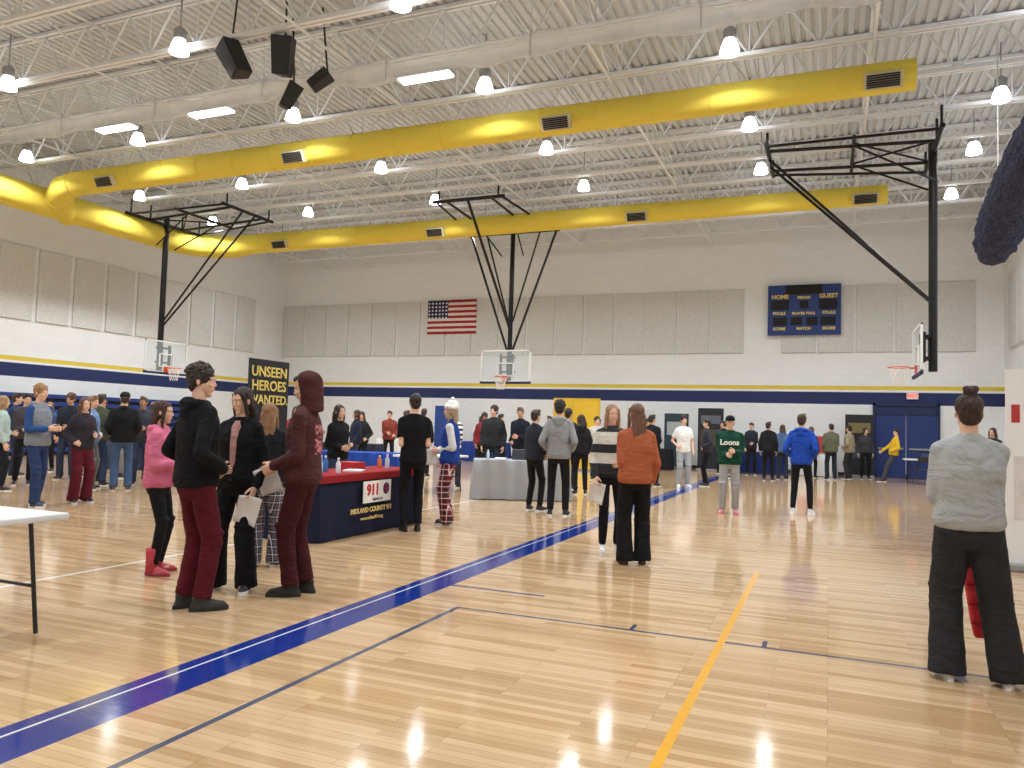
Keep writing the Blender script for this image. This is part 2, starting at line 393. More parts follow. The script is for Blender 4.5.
        g=b.obj('hair',hcol,o); rem(g,.0065 if near else .013,1,(.010 if st!='curly' else .014),TEXH)
    if hat:
        kind,hc2=hat
        b=MB()
        if kind=='cap':
            b.loft([(0,-.012,.035,.088,.107),(0,-.012,.08,.086,.104),(0,-.014,.11,.072,.087),(0,-.014,.135,.035,.045)],20)
            b.loft([(0,.11,.046,.065,.075),(0,.11,.055,.064,.074)],18); nm='baseball_cap'
        else:
            b.loft([(0,-.015,.02,.09,.106),(0,-.015,.065,.093,.108),(0,-.018,.068,.088,.104),(0,-.02,.11,.082,.095),(0,-.025,.145,.055,.062),(0,-.025,.16,.02,.02)],22)
            b.ell((0,-.025,.175),(.03,.03,.028)); nm='knit_hat'
        b.v=[(HMx@Vector(v))[:] for v in b.v]; b.obj(nm,cloth(hc2),o,smooth=True)
    if hood=='up':
        b=MB(); b.ell((0,-.034,.020),(.096,.114,.116),nu=28,nv=22); b.loft([(0,-.01,-.21,.115,.095),(0,-.018,-.16,.105,.095),(0,-.030,-.10,.098,.098),(0,-.034,-.03,.095,.110)],28)
        b.v=[(HMx@Vector(v))[:] for v in b.v]; inv=HMx.inverted()
        def ph(o2):
            V,F=arrays(o2); LV=[inv@v for v in V]; keep=[]
            for f in F:
                c=sum((LV[i] for i in f),Vector())/len(f)
                if c.y>.030+.25*max(0,-c.z-.06) and -.15<c.z<.095: continue
                keep.append(f)
            me=bpy.data.meshes.new('hood'); me.from_pydata(V,[],keep)
            for m in o2.data.materials: me.materials.append(m)
            me.polygons.foreach_set('use_smooth',[True]*len(keep)); o2.data=me
            sd_=o2.modifiers.new('s','SOLIDIFY'); sd_.thickness=.014
        g=b.obj('hood',tmm,o); rem(g,.009,4,.012,TEX,ph)
    Rm=Matrix.Translation((x,y,0))@Matrix.Rotation(-rad(hd),4,'Z')
    return {'o':o,'R':Rm@wr[1],'L':Rm@wr[-1],'M':Rm,'s':s,'U':U,'RD':(Rm.to_3x3()@(wr[1]-el[1])).normalized(),'LD':(Rm.to_3x3()@(wr[-1]-el[-1])).normalized()}
PAPER=mat('paper',(240,240,238),.7,0,.03)
def paper(p,side,w=.18,h=.24,tilt=20,yaw=0,label='white printed sheet of paper held in a hand',m=None,name='sheet_of_paper',roll=0):
    b=MB(); n=6; vs=[];fs=[]
    for i in range(n+1):
        for j in range(n+1):
            u=i/n-.5; v=j/n; vs.append((u*w,.03*math.sin(v*2.6+u)-.015*u*u*8,-v*h+.04))
    for i in range(n):
        for j in range(n): a=i*(n+1)+j; fs.append((a,a+n+1,a+n+2,a+1))
    b.add(vs,fs); o=b.obj(name,m or PAPER,smooth=True); pos=p[side]+p[side+'D']*.12
    o.location=pos; o.rotation_euler=(rad(tilt),rad(roll),rad(yaw)); top(o,label,'paper'); sd=o.modifiers.new('s','SOLIDIFY'); sd.thickness=.0015
    return o
BLK=(26,26,30);NVY=(32,42,72);GRY=(150,152,156)
P1=person(-4.33,4.40,20,'person in black hoodie and maroon sweatpants, back turned, hands in pocket',1.80,('hoodie',(20,20,23)),leg=('sweat',(84,22,34)),hair=('curly',(45,33,26)),shoe=((44,42,42),(35,33,33)),Lh='pocket',Rh='pocket',near=True,hood='down',hy=40,feet=((-.09,.0,8),(.08,.05,-20)))
P2=person(-4.57,5.12,165,'person with dark hair in open black hoodie holding papers',1.67,('hoodie',(20,20,23)),leg=('wide',(22,22,26)),hair=('mid',(48,32,28)),shoe=((30,30,32),(235,235,235)),Lh='low',Rh='belly',near=True,fem=True,hood='down',hy=25,hp=8,inner=(168,128,122),feet=((-.15,.08,14),(.14,.06,-14)))
P3=person(-5.60,5.25,62,'person in pink hoodie, black leggings and pink boots',1.55,('hoodie',(210,112,142)),leg=('legging',(26,26,30)),hair=('mid',(70,40,32)),shoe=((190,74,90),(150,60,70)),boot=(196,78,94),Lh='front',Rh='front',near=True,fem=True,hood='down')
P4=person(-5.02,6.0,-25,'person with long light brown hair, black top and plaid pajama pants',1.57,('sweater',(28,28,32)),leg=('wide',(40,40,50)),lm=plaid((30,30,38),(90,88,100),(200,190,200),.07),hair=('long',(150,112,78)),shoe=((60,50,52),(220,220,220)),Lh='belly',Rh='low',near=True,fem=True)
P5=person(-3.98,5.2,-112,'person wearing maroon hoodie with hood up and maroon sweatpants, reading',1.80,('hoodie',(66,24,24)),leg=('sweat',(64,24,28)),hair=('short',(40,30,25)),shoe=((22,22,24),(40,40,42)),Lh='side',Rh='side',near=True,hood='up',hp=14,feet=((-.08,.04,8),(.08,-.04,-10)),tm=printed((66,24,24),(190,110,118),.0,1.14,1.38,.11))
paper(P2,'L',tilt=12,yaw=35,roll=14); paper(P5,'R',tilt=15,yaw=30,roll=-18); paper(P4,'R',tilt=10,yaw=40,roll=10)
person(-6.95,9.9,110,'person with long dark hair in black sweater standing behind the table',1.66,('sweater',(26,26,30)),hair=('mid',(50,34,28)),Lh='belly',Rh='belly',fem=True,hy=-10)
person(-5.06,8.9,-40,'person dressed all in black facing the information table',1.80,('tee',(18,18,21)),leg=('slim',(20,20,24)),hair=('short',(42,30,24)),shoe=((25,25,26),(30,30,30)),Lh='belly',Rh='belly',near=True,feet=((-.08,0,8),(.09,.02,-10)))
P8=person(-4.98,9.8,-110,'person in blue varsity jacket, white knit hat and red plaid pants',1.72,('jacket',(34,62,140)),sleeve=(215,216,216),leg=('wide',(120,30,40)),lm=plaid((140,28,36),(40,30,40),(215,200,195),.08),hair=('mid',(175,150,118)),hat=('beanie',(232,230,226)),Lh='belly',Rh='low',near=True,fem=True,feet=((-.09,0,8),(.09,.02,-10)))
paper(P8,'L',tilt=10,yaw=25)
person(-4.02,11.75,-12,'tall person in gray hoodie and black pants, seen from behind',1.84,('hoodie',(140,142,144)),leg=('slim',(26,26,30)),hair=('curly',(34,26,22)),shoe=((30,30,32),(225,225,225)),Lh='pocket',Rh='pocket',hood='down',near=True)
person(-4.62,12.25,20,'person in dark hoodie and black pants',1.7,('hoodie',(40,42,50)),leg=('slim',(24,24,28)),Lh='front',Rh='pocket')
P11=person(-1.9,8.08,-25,'person in orange sweater and black wide pants with long brown hair',1.69,('sweater',(164,90,60)),leg=('wide',(22,22,24)),hair=('long',(110,78,58)),shoe=((70,45,38),(60,45,40)),Lh='belly',Rh='low',near=True,fem=True,wd=1.08,hy=-15,feet=((-.10,0,10),(.10,.02,-10)))
P12=person(-2.34,8.72,150,'person with blonde hair in cream and black striped sweater, black leggings',1.70,('sweater',(60,60,60)),tm=stripes([(36,38,42),(205,200,190),(36,38,42),(205,200,190),(40,42,46)],[1.02,1.14,1.24,1.38]),leg=('legging',(24,24,28)),hair=('long',(160,124,90)),shoe=((225,225,222),(235,235,235)),Lh='belly',Rh='low',near=True,fem=True,hy=0,feet=((-.09,0,10),(.09,.02,-10)))
paper(P12,'R',tilt=12,yaw=15,roll=10)
P13=person(-1.62,14.0,175,'person in dark green sports shirt and gray sweatpants with pink slippers',1.70,('sweater',(20,66,52)),leg=('sweat',(150,150,150)),hair=('short',(40,32,28)),hat=('cap',(24,26,30)),shoe=((214,140,150),(200,120,135)),Lh='front',Rh='belly',near=True,wd=1.22)
text('Loons',.13,(0,.166,1.24),math.pi,mat('white_print',(235,240,236),.7),P13['o'],bold=.004)
P14=person(-.46,14.7,8,'person in royal blue hoodie and black pants, walking away',1.78,('hoodie',(30,70,165)),leg=('legging',(24,26,32)),hair=('short',(60,44,34)),shoe=((225,225,228),(240,240,240)),Lh='pocket',Rh='pocket',hood='down',near=True,feet=((-.14,.0,10),(.15,.02,-12)))
P15=person(.77,5.3,-4,'person in light gray sweatshirt and charcoal wide pants, hair in bun',1.69,('sweater',(166,169,170)),leg=('loose',(46,46,48)),hair=('bun',(56,36,28)),shoe=((225,224,220),(240,238,234)),Lh=(.07,.26,1.12),Rh=(.08,.28,.88),near=True,fem=True,wd=1.12,feet=((-.12,.02,8),(.20,-.02,-14)),hem=.92)
person(-11.0,8.0,80,'person in gray and blue hoodie with blue jeans',1.82,('hoodie',(130,136,146)),sleeve=(46,78,134),leg=('jeans',(44,60,98)),hair=('curly',(160,120,80)),shoe=((60,62,70),(230,230,230)),Lh='front',Rh='front',hood='down',near=True,feet=((-.13,-.12,5),(.12,.12,-5)))
person(-11.0,8.75,100,'person with long hair in dark top and maroon pants',1.66,('sweater',(50,46,54)),leg=('wide',(90,28,42)),hair=('long',(96,62,44)),Lh='front',Rh='pocket',fem=True)
person(-12.8,10.35,60,'person in light blue varsity hoodie and gray pants',1.74,('hoodie',(110,140,180)),sleeve=(215,216,220),leg=('jeans',(110,110,112)),hair=('short',(140,110,80)),Lh='pocket',Rh='pocket')
person(-12.15,10.5,-50,'person in black jacket, dark cap and blue jeans',1.82,('jacket',(26,27,29)),leg=('jeans',(66,88,122)),hair=('short',(60,45,35)),hat=('cap',(40,44,40)),shoe=((90,70,50),(200,200,200)),Lh='pocket',Rh='pocket',wd=1.12)
person(-13.6,9.2,30,'person with long blonde hair in pale green sweater',1.68,('sweater',(170,190,184)),leg=('slim',(30,32,40)),hair=('long',(170,138,98)),Lh='belly',Rh='down',fem=True)
GR='visitors in casual clothes'
far=[(-14.4,10.2,120,('hoodie',(70,66,74)),('slim',BLK),('short',(50,40,32)),1.76),(-15.0,11.6,150,('jacket',(40,44,52)),('jeans',(50,60,80)),('curly',(90,60,40)),1.82),
(-15.3,12.5,170,('hoodie',(196,90,120)),('slim',BLK),('long',(120,80,50)),1.62),(-14.5,12.6,-160,('hoodie',(190,190,192)),('sweat',GRY),('short',(60,44,32)),1.72),
(-13.7,12.6,-60,('hoodie',(34,36,42)),('slim',BLK),('mid',(60,40,32)),1.66),(-14.3,14.3,140,('jacket',(90,40,44)),('jeans',(44,52,70)),('short',(44,34,28)),1.8),
(-16.2,13.4,170,('tee',(200,205,210)),('jeans',(60,76,110)),('short',(70,50,36)),1.75),(-17.2,12.8,160,('hoodie',(60,80,120)),('slim',BLK),('long',(140,100,60)),1.65),
(-11.4,15.2,100,('hoodie',(60,62,70)),('slim',BLK),('short',(50,38,30)),1.75),(-11.0,16.4,-140,('jacket',(36,40,60)),('jeans',(50,60,84)),('mid',(70,48,36)),1.7),
(-11.6,17.6,170,('hoodie',(36,38,42)),('slim',BLK),('long',(48,34,28)),1.68),(-11.2,19.2,60,('sweater',(120,122,130)),('jeans',(44,52,70)),('short',(80,60,44)),1.76),
(-7.1,16.1,165,('jacket',(44,46,50)),('jeans',(40,46,60)),('curly',(50,38,30)),1.86),(-6.5,16.3,-170,('jacket',(30,34,44)),('jeans',(40,46,60)),('short',(96,78,60)),1.84),
(-10.2,22.2,-30,('hoodie',(30,32,38)),('slim',BLK),('mid',(50,36,30)),1.7),(-9.3,21.6,30,('tee',(36,40,60)),('slim',BLK),('short',(50,38,30)),1.76),
(-5.55,16.9,10,('hoodie',(44,44,50)),('slim',BLK),('curly',(40,30,24)),1.84),(-4.9,15.8,-30,('hoodie',(30,30,34)),('slim',BLK),('mid',(44,32,26)),1.7),
(-5.95,20.6,150,('sweater',(190,188,180)),('slim',BLK),('short',(50,38,30)),1.74),(-4.15,19.4,20,('jacket',(28,30,34)),('slim',BLK),('short',(50,40,32)),1.8),
(-3.4,27.2,170,('jacket',(60,64,74)),('slim',BLK),('short',(50,38,30)),1.78),(-2.45,27.3,175,('hoodie',(40,44,56)),('slim',BLK),('short',(64,46,34)),1.76),
(-1.7,24.4,0,('hoodie',(30,32,36)),('slim',BLK),('short',(50,38,30)),1.76),(-1.35,25.3,0,('hoodie',(80,110,150)),('jeans',(44,52,70)),('mid',(70,48,36)),1.7),
(.05,26.6,-10,('jacket',(96,98,80)),('jeans',(40,44,56)),('short',(60,46,36)),1.78),(.6,27.6,-60,('jacket',(150,140,118)),('jeans',(50,50,54)),('short',(50,38,30)),1.76),
(-.55,27.4,20,('hoodie',(44,70,120)),('slim',BLK),('long',(110,80,56)),1.68),(1.1,28.2,170,('hoodie',(60,60,66)),('slim',BLK),('mid',(50,36,30)),1.7),
(3.7,22.0,-170,('hoodie',(50,50,56)),('slim',BLK),('mid',(40,30,26)),1.72),(-8.2,23.0,170,('hoodie',(60,64,74)),('slim',BLK),('short',(60,44,34)),1.76),
(-12.6,20.6,150,('jacket',(130,60,50)),('slim',BLK),('short',(60,44,34)),1.76),(-13.6,18.2,120,('hoodie',(30,40,70)),('jeans',(44,52,70)),('pony',(90,60,40)),1.68),
(-15.6,16.0,110,('hoodie',(34,34,38)),('slim',BLK),('short',(60,44,34)),1.78),(-7.6,26.6,180,('tee',(210,180,60)),('slim',BLK),('short',(60,44,34)),1.76),
(-14.9,9.0,70,('hoodie',(90,96,110)),('jeans',(50,60,84)),('curly',(110,80,50)),1.84),(-10.9,13.9,150,('hoodie',(150,60,66)),('slim',BLK),('mid',(60,40,30)),1.7),
(-9.9,17.9,-20,('jacket',(28,30,36)),('slim',BLK),('short',(60,44,34)),1.8),(-5.2,23.4,60,('hoodie',(70,74,84)),('slim',BLK),('short',(60,44,34)),1.76),
(-12.9,11.6,140,('hoodie',(60,60,70)),('jeans',(50,60,84)),('short',(90,66,44)),1.78),(-11.9,11.9,-150,('hoodie',(30,32,40)),('slim',BLK),('long',(110,76,50)),1.64),(-16.4,11.4,60,('jacket',(40,60,90)),('jeans',(44,52,70)),('short',(60,44,34)),1.8),
(-8.6,18.9,160,('hoodie',(120,40,46)),('slim',BLK),('curly',(50,38,30)),1.74),(-3.0,24.8,80,('hoodie',(30,30,36)),('slim',BLK),('short',(60,44,34)),1.78),
(-13.3,10.9,-20,('jacket',(70,76,60)),('jeans',(50,60,84)),('short',(60,44,34)),1.8),(-14.0,11.4,110,('hoodie',(36,38,46)),('slim',BLK),('mid',(90,60,40)),1.66),(-18.0,14.5,120,('hoodie',(150,150,156)),('jeans',(50,60,84)),('short',(60,44,34)),1.78),(-15.9,14.6,-40,('hoodie',(40,60,120)),('slim',BLK),('curly',(120,84,52)),1.72),(2.3,25.6,-40,('hoodie',(60,64,70)),('jeans',(50,60,84)),('short',(60,44,34)),1.76)]
CN=lambda c:('black' if max(c)<52 else 'gray' if max(c)-min(c)<22 and max(c)<180 else 'white' if min(c)>180 else 'blue' if c[2]==max(c) else 'red' if c[0]>c[1]*1.5 else 'olive' )
for i,(x,y,h,t,l,hr,H) in enumerate(far):
    if i==len(far)-1: continue
    modes=['pocket','belly','down','front','low']; fem=hr[0] in('long','mid','pony')
    person(x,y,h,'person with %s hair wearing %s %s and %s'%({'short':'short','curly':'curly','long':'long','mid':'shoulder-length','pony':'tied-back'}[hr[0]],CN(t[1]),NAME[t[0]],'jeans' if l[0]=='jeans' else 'dark pants'),H,t,leg=l,hair=hr,Lh=modes[i%5],Rh=modes[(i*3+1)%5],fem=fem,hood='down' if t[0]=='hoodie' else None,skin=[(222,178,152),(205,158,130),(170,120,92)][i%3 if i%5 else 0],hy=random.uniform(-25,25),hp=random.uniform(-4,14),wd=random.uniform(.94,1.15),lean=random.uniform(-2,6),group=GR)
person(-7.75,15.4,-20,'person in white and black striped shirt and dark pants',1.74,('sweater',(200,200,200)),tm=stripes([(230,230,228),(40,40,44)]*5+[(230,230,228)],[.95,.99,1.05,1.1,1.16,1.21,1.27,1.32,1.38,1.42]),leg=('jeans',(50,52,60)),hair=('mid',(60,42,34)),fem=True,Lh='belly',Rh='belly')
person(-3.4,19.6,150,'person in white t-shirt and light gray pants',1.8,('tee',(232,232,230)),leg=('sweat',(160,164,170)),hair=('curly',(40,30,26)),shoe=((230,230,230),(240,240,240)),Lh='low',Rh='pocket')
person(-2.95,20.5,-100,'person in dark hoodie standing beside a friend',1.74,('hoodie',(50,52,60)),leg=('slim',BLK),hair=('short',(44,34,28)),Lh='pocket',Rh='pocket')
person(1.88,27.2,-95,'person in yellow hoodie leaning back on table with arm stretched',1.68,('hoodie',(216,178,50)),leg=('jeans',(70,72,80)),hair=('short',(40,30,26)),Lh='pocket',Rh=(.12,.36,.98),lean=-8,feet=((-.14,.34,5),(.14,.26,-5)))
finalize()
# ------------------------------------------------------------ room
XL,XR,YB,YN,ZC=-24.5,5.4,30.0,-4.5,9.6
def struct(o): o['kind']='structure'; return o
m,b,g,tc,sp=plain('maple_court_floor',.16); X,Y=sp.outputs[0],sp.outputs[1]
br=g.n('ShaderNodeTexBrick'); g.t.links.new(tc.outputs['Object'],br.inputs['Vector'])
br.offset=.37; br.offset_frequency=3; br.squash=1; br.inputs['Scale'].default_value=1
br.inputs['Brick Width'].default_value=.8; br.inputs['Row Height'].default_value=.0572; br.inputs['Mortar Size'].default_value=.001; br.inputs['Mortar Smooth'].default_value=.2
br.inputs['Color1'].default_value=lin((210,180,142)); br.inputs['Color2'].default_value=lin((176,142,102)); br.inputs['Mortar'].default_value=lin((126,96,68)); br.inputs['Bias'].default_value=-.1
mp=g.n('ShaderNodeMapping'); mp.inputs['Scale'].default_value=(1.5,26,1); g.t.links.new(tc.outputs['Object'],mp.inputs['Vector'])
nz=g.n('ShaderNodeTexNoise'); nz.inputs['Scale'].default_value=2.2; nz.inputs['Detail'].default_value=4; g.t.links.new(mp.outputs[0],nz.inputs['Vector'])
col=g.mix(g.math('MULTIPLY',g.math('SUBTRACT',nz.outputs['Fac'],.35),.7),br.outputs['Color'],lin((160,124,86)))
lines=[(-3.42,-3.07,-4.5,25.2,(24,50,130)),(-3.335,-3.318,-4.5,25.2,(215,215,210)),(-2.675,-2.635,-4.5,5.47,(80,88,108)),(-2.675,5.4,5.43,5.47,(80,88,108)),
(-3.07,-2.2,6.14,6.185,(46,64,124)),(-1.31,-1.28,5.47,5.62,(66,74,96)),(-.41,-.38,5.47,5.62,(66,74,96)),(.62,.76,5.28,5.43,(60,78,120)),(-.695,-.645,-4.5,8.3,(222,164,60)),
(-6.18,-6.13,-4.5,14,(225,224,216)),(-22.3,3.0,27.6,27.7,(28,58,140)),(-9.78,-9.7,12.2,27.6,(215,185,80)),(-22.3,3.0,12.1,12.15,(150,140,120))]
for x0,x1,y0,y1,c in lines:
    f=g.math('MULTIPLY',g.math('COMPARE',X,(x0+x1)/2,(x1-x0)/2),g.math('COMPARE',Y,(y0+y1)/2,(y1-y0)/2))
    col=g.mix(f,col,lin(c))
g.t.links.new(col,b.inputs['Base Color'])
n2=g.n('ShaderNodeTexNoise'); n2.inputs['Scale'].default_value=1.3; g.t.links.new(tc.outputs['Object'],n2.inputs['Vector'])
g.t.links.new(g.math('ADD',g.math('MULTIPLY',n2.outputs['Fac'],.09),.05),b.inputs['Roughness']); b.inputs['IOR'].default_value=1.6
bp=g.n('ShaderNodeBump'); bp.inputs['Strength'].default_value=.025; bp.inputs['Distance'].default_value=.01; g.t.links.new(nz.outputs['Fac'],bp.inputs['Height']); g.t.links.new(bp.outputs[0],b.inputs['Normal'])
f=MB(); f.box(((XL+XR)/2,(YB+YN)/2,-.05),(XR-XL+.4,YB-YN+.4,.1)); struct(f.obj('floor',m))
m,b,g,tc,sp=plain('painted_block_wall',.7)
mx=g.n('ShaderNodeCombineXYZ'); g.t.links.new(g.math('ADD',sp.outputs[0],sp.outputs[1]),mx.inputs[0]); g.t.links.new(sp.outputs[2],mx.inputs[1])
br=g.n('ShaderNodeTexBrick'); g.t.links.new(mx.outputs[0],br.inputs['Vector']); br.inputs['Scale'].default_value=1; br.inputs['Brick Width'].default_value=.4; br.inputs['Row Height'].default_value=.2; br.inputs['Mortar Size'].default_value=.006
br.inputs['Color1'].default_value=lin((238,241,243)); br.inputs['Color2'].default_value=lin((235,238,240)); br.inputs['Mortar'].default_value=lin((228,231,233))
col=br.outputs['Color']; Z=sp.outputs[2]
col=g.mix(g.math('COMPARE',Z,3.13,.07),col,lin((224,200,70))); col=g.mix(g.math('COMPARE',Z,2.76,.22),col,lin((30,44,94)))
g.t.links.new(col,b.inputs['Base Color'])
WALL=m
for nm,c,d in (('wall_back',((XL+XR)/2,YB+.1,ZC/2),(XR-XL+.4,.2,ZC)),('wall_left',(XL-.1,(YB+YN)/2,ZC/2),(.2,YB-YN,ZC)),('wall_right',(XR+.1,(YB+YN)/2,ZC/2),(.2,YB-YN,ZC)),('wall_near',((XL+XR)/2,YN-.1,ZC/2),(XR-XL+.4,.2,ZC))):
    w=MB(); w.box(c,d); struct(w.obj(nm,WALL))
bbm=mat('vinyl_base',(40,42,52),.6)
for nm,c,d in (('baseboard_back',((XL+XR)/2,YB-.01,.06),(XR-XL,.02,.12)),('baseboard_left',(XL+.01,(YB+YN)/2,.06),(.02,YB-YN,.12)),('baseboard_right',(XR-.01,(YB+YN)/2,.06),(.02,YB-YN,.12))):
    w=MB(); w.box(c,d); struct(w.obj(nm,bbm))
CW=mat('painted_steel_deck',(200,205,209),.6)
c=MB(); prof=[]; x=XL-.2; 
while x<XR+.2:
    prof+= [(x,ZC),(x+.09,ZC),(x+.115,ZC+.05),(x+.175,ZC+.05)]; x+=.20
n=len(prof); c.add([(a,YN-.2,z) for a,z in prof]+[(a,YB+.2,z) for a,z in prof],[(i,i+1,n+i+1,n+i) for i in range(n-1)])
o=c.obj('ceiling',CW); struct(o); sd=o.modifiers.new('s','SOLIDIFY'); sd.thickness=.02; sd.offset=0
STL=mat('painted_joist_steel',(224,229,233),.5)
ys=[14.85+1.9*k for k in range(-9,8)]
j=MB(); zt,zb=ZC-.06,ZC-1.0; xa,xb=XL+.02,XR-.02
for dy in (-.055,.055):
    j.box(((xa+xb)/2,dy,zt),(xb-xa,.07,.07)); j.box(((xa+xb)/2,dy,zb),(xb-xa-1.6,.07,.075))
npan=24; st=(xb-xa)/npan; 
for i in range(npan):
    x0=xa+i*st; j.pipe([(x0,0,zt),(x0+st/2,0,zb)],.026,6); j.pipe([(x0+st/2,0,zb),(x0+st,0,zt)],.026,6)
    j.pipe([(x0+st/2,0,zb),(x0+st/2,0,zt)],.016,4)
jm=None
for y in ys:
    if jm is None: o=j.obj('roof_joist',STL); jm=o
    else: o=jm.copy(); COL.objects.link(o)
    o.location.y=y; top(o,'white painted open-web steel joist spanning under the roof deck','roof joist','steel roof joists')
for x in (-22,-19.5,-14.2,-9.0,-4.2,.7,4.4):
    bb=MB(); bb.box((0,(YB+YN)/2,zb-.045),(.05,YB-YN,.03)); bb.box((0,(YB+YN)/2,zt-.06),(.05,YB-YN,.03))
    for a,b2 in zip(ys[:-1],ys[1:]):
        bb.pipe([(0,a,zb),(0,b2,zt-.05)],.017,4); bb.pipe([(0,a,zt-.05),(0,b2,zb)],.017,4)
    o=bb.obj('joist_bridging',STL,loc=(x,0,0)); top(o,'white painted cross bridging running between roof joists','bridging','joist bridging lines')
m,b,g,tc,sp=plain('acoustic_panel',.95)
v=g.n('ShaderNodeTexNoise'); v.inputs['Scale'].default_value=22; v.inputs['Detail'].default_value=6; v.inputs['Roughness'].default_value=.85; g.t.links.new(tc.outputs['Object'],v.inputs['Vector'])
rr_=g.n('ShaderNodeMapRange'); rr_.inputs[1].default_value=.35; rr_.inputs[2].default_value=.65; g.t.links.new(v.outputs['Fac'],rr_.inputs[0])
g.t.links.new(g.mix(rr_.outputs[0],lin((194,195,194)),lin((228,229,227))),b.inputs['Base Color']); PN=m
pm=MB(); pm.box((0,0,0),(1.17,.06,2.42)); base=None
def panel(x,y,rz,w=1):
    global base
    if base is None: o=pm.obj('acoustic_wall_panel',PN,bevel=.012); base=o
    else: o=base.copy(); COL.objects.link(o)
    o.location=(x,y,5.62); o.rotation_euler=(0,0,rz); o.scale=(w,1,1); top(o,'tall speckled beige acoustic panel mounted on the block wall','wall panel','acoustic wall panels')
for i in range(23):
    if i==17: continue
    panel(-23.85+i*1.265,YB-.031,0)
for i in range(15): panel(XL+.031,28.0-.65-i*1.33,math.pi/2)
for i in range(3): panel(XR-.031,28.5-i*1.33,math.pi/2)
# ducts
YEL=mat('yellow_painted_duct',(222,202,84),.8,.0,.05,spec=.2)
def duct(yc,label,tap0,tap1,zc,bend):
    pts=[];r=[]
    if bend=='far':
        for p,q_ in (((-22.0,9,7.75),.42),((-22.0,14,7.75),.42),((-22.0,20.9,7.75),.42),((-21.85,21.6,7.78),.42),((-21.4,22.25,7.82),.42),((-20.8,22.62,7.88),.40)): pts.append(p);r.append(q_)
    else:
        for p,q_ in (((-22.2,16.7,7.6),.34),((-21.8,16.2,7.72),.36),((-21.4,15.75,7.85),.37),((-20.8,15.45,7.98),.36)): pts.append(p);r.append(q_)
    x=-20.2
    while x<1.95:
        pts.append((x,yc,zc)); f=(x+20.2)/22; r.append(tap0+(tap1-tap0)*f); x+=.6
    b=MB(); b.pipe(pts,r,28); 
    for i in range(2,len(pts)-1,2):
        p=Vector(pts[i]); d=(Vector(pts[i+1])-Vector(pts[i-1])).normalized()
        b.pipe([p-d*.02,p+d*.02],r[i]+.012,28)
    o=b.obj('ventilation_duct',YEL,smooth=True); top(o,label,'duct')
    em=o.modifiers.new('e','EDGE_SPLIT'); em.split_angle=rad(40)
    FR=mat('grille_frame',(196,190,160),.5); DK=mat('grille_dark',(40,38,36),.8)
    for gx in (.85,-5.4,-12.2,-18.6):
        rr=tap0+(tap1-tap0)*(gx+20.2)/22
        R=Matrix.Rotation(rad(28),3,'X'); gb=MB(); cen=Vector((gx,yc,zc))+R@Vector((0,-rr-.02,0))
        def bx(dx,dz,w,h,dp,mi): gb.box(cen+R@Vector((dx,-dp/2,dz)),(w,.06+dp,h),R,mi)
        bx(0,0,.64,.29,0.06,0); 
        for i in range(6): bx(0,-.1+i*.04,.55,.026,.09,1)
        gb.obj('air_grille',[FR,DK],o)
    for hx in range(-19,2,3):
        hb=MB(); hb.pipe([(hx+.4,yc,zc+.2),(hx+.4,yc,ZC)],.012,5); hb.obj('hanger_rod',STL,o)
duct(15.35,'long round yellow ventilation duct with side grilles under the roof',.34,.28,8.02,'near')
duct(22.7,'long round yellow ventilation duct with curved elbow along the far wall',.36,.26,7.96,'far')
NET=mat('gray_divider_mesh',(236,240,243),.8,0,.2,5,.6,22,alpha=.3)
b=MB(); pts=[];r=[];x=-24.2
while x<5.2: pts.append((x,12.55+.03*math.sin(x*3),8.24+.03*math.sin(x*1.05)));r.append(.075+.014*math.sin(x*5)+.012*math.sin(x*2.1)); x+=.25
b.pipe(pts,r,18,flat=2.6); o=b.obj('rolled_divider_curtain',NET,smooth=True); top(o,'gray mesh gym divider curtain rolled up beneath the joists','divider curtain')
q=MB(); q.pipe([(-24.3,12.55,8.46),(5.2,12.55,8.46)],.035,8); q.obj('curtain_pipe',STL,o)
for i in range(-23,6,3):
    q=MB(); q.box((i,12.45,8.27),(.03,.012,.5)); q.obj('strap',mat('strap',(190,190,188),.8),o)
NETM,nb_,ng,ntc,nsp=plain('navy_netting',.85)
vv=ng.n('ShaderNodeTexVoronoi'); vv.feature='DISTANCE_TO_EDGE'; vv.inputs['Scale'].default_value=14; ng.t.links.new(ntc.outputs['Object'],vv.inputs['Vector'])
ng.t.links.new(ng.mix(ng.math('LESS_THAN',vv.outputs['Distance'],.09),lin((20,26,50)),lin((44,54,92))),nb_.inputs['Base Color'])
b=MB(); pts=[(2.70,16.25,4.72),(2.72,16.05,4.85),(2.72,15.6,5.05),(2.74,14.9,5.25),(2.75,14.2,5.42),(2.78,13,5.65),(2.82,12,5.8),(2.85,11,5.95),(2.9,8,6.3),(2.9,4,6.4)]
b.pipe(pts,[.16,.30,.38,.40,.40,.40,.39,.38,.38,.38],28); o=b.obj('batting_cage_net',NETM,smooth=True); top(o,'bundled navy blue batting cage net hanging from the ceiling','net')
d=o.modifiers.new('sub','SUBSURF'); d.levels=d.render_levels=3; d=o.modifiers.new('d','DISPLACE'); d.texture=TEX; d.strength=.12
for p in ((2.72,15.6),(2.78,13),(2.85,11)):
    q=MB(); q.pipe([(p[0],p[1],5.2),(p[0],p[1],8.6)],.012,5); q.obj('hanging_cable',mat('strap',(190,190,188),.8),o)
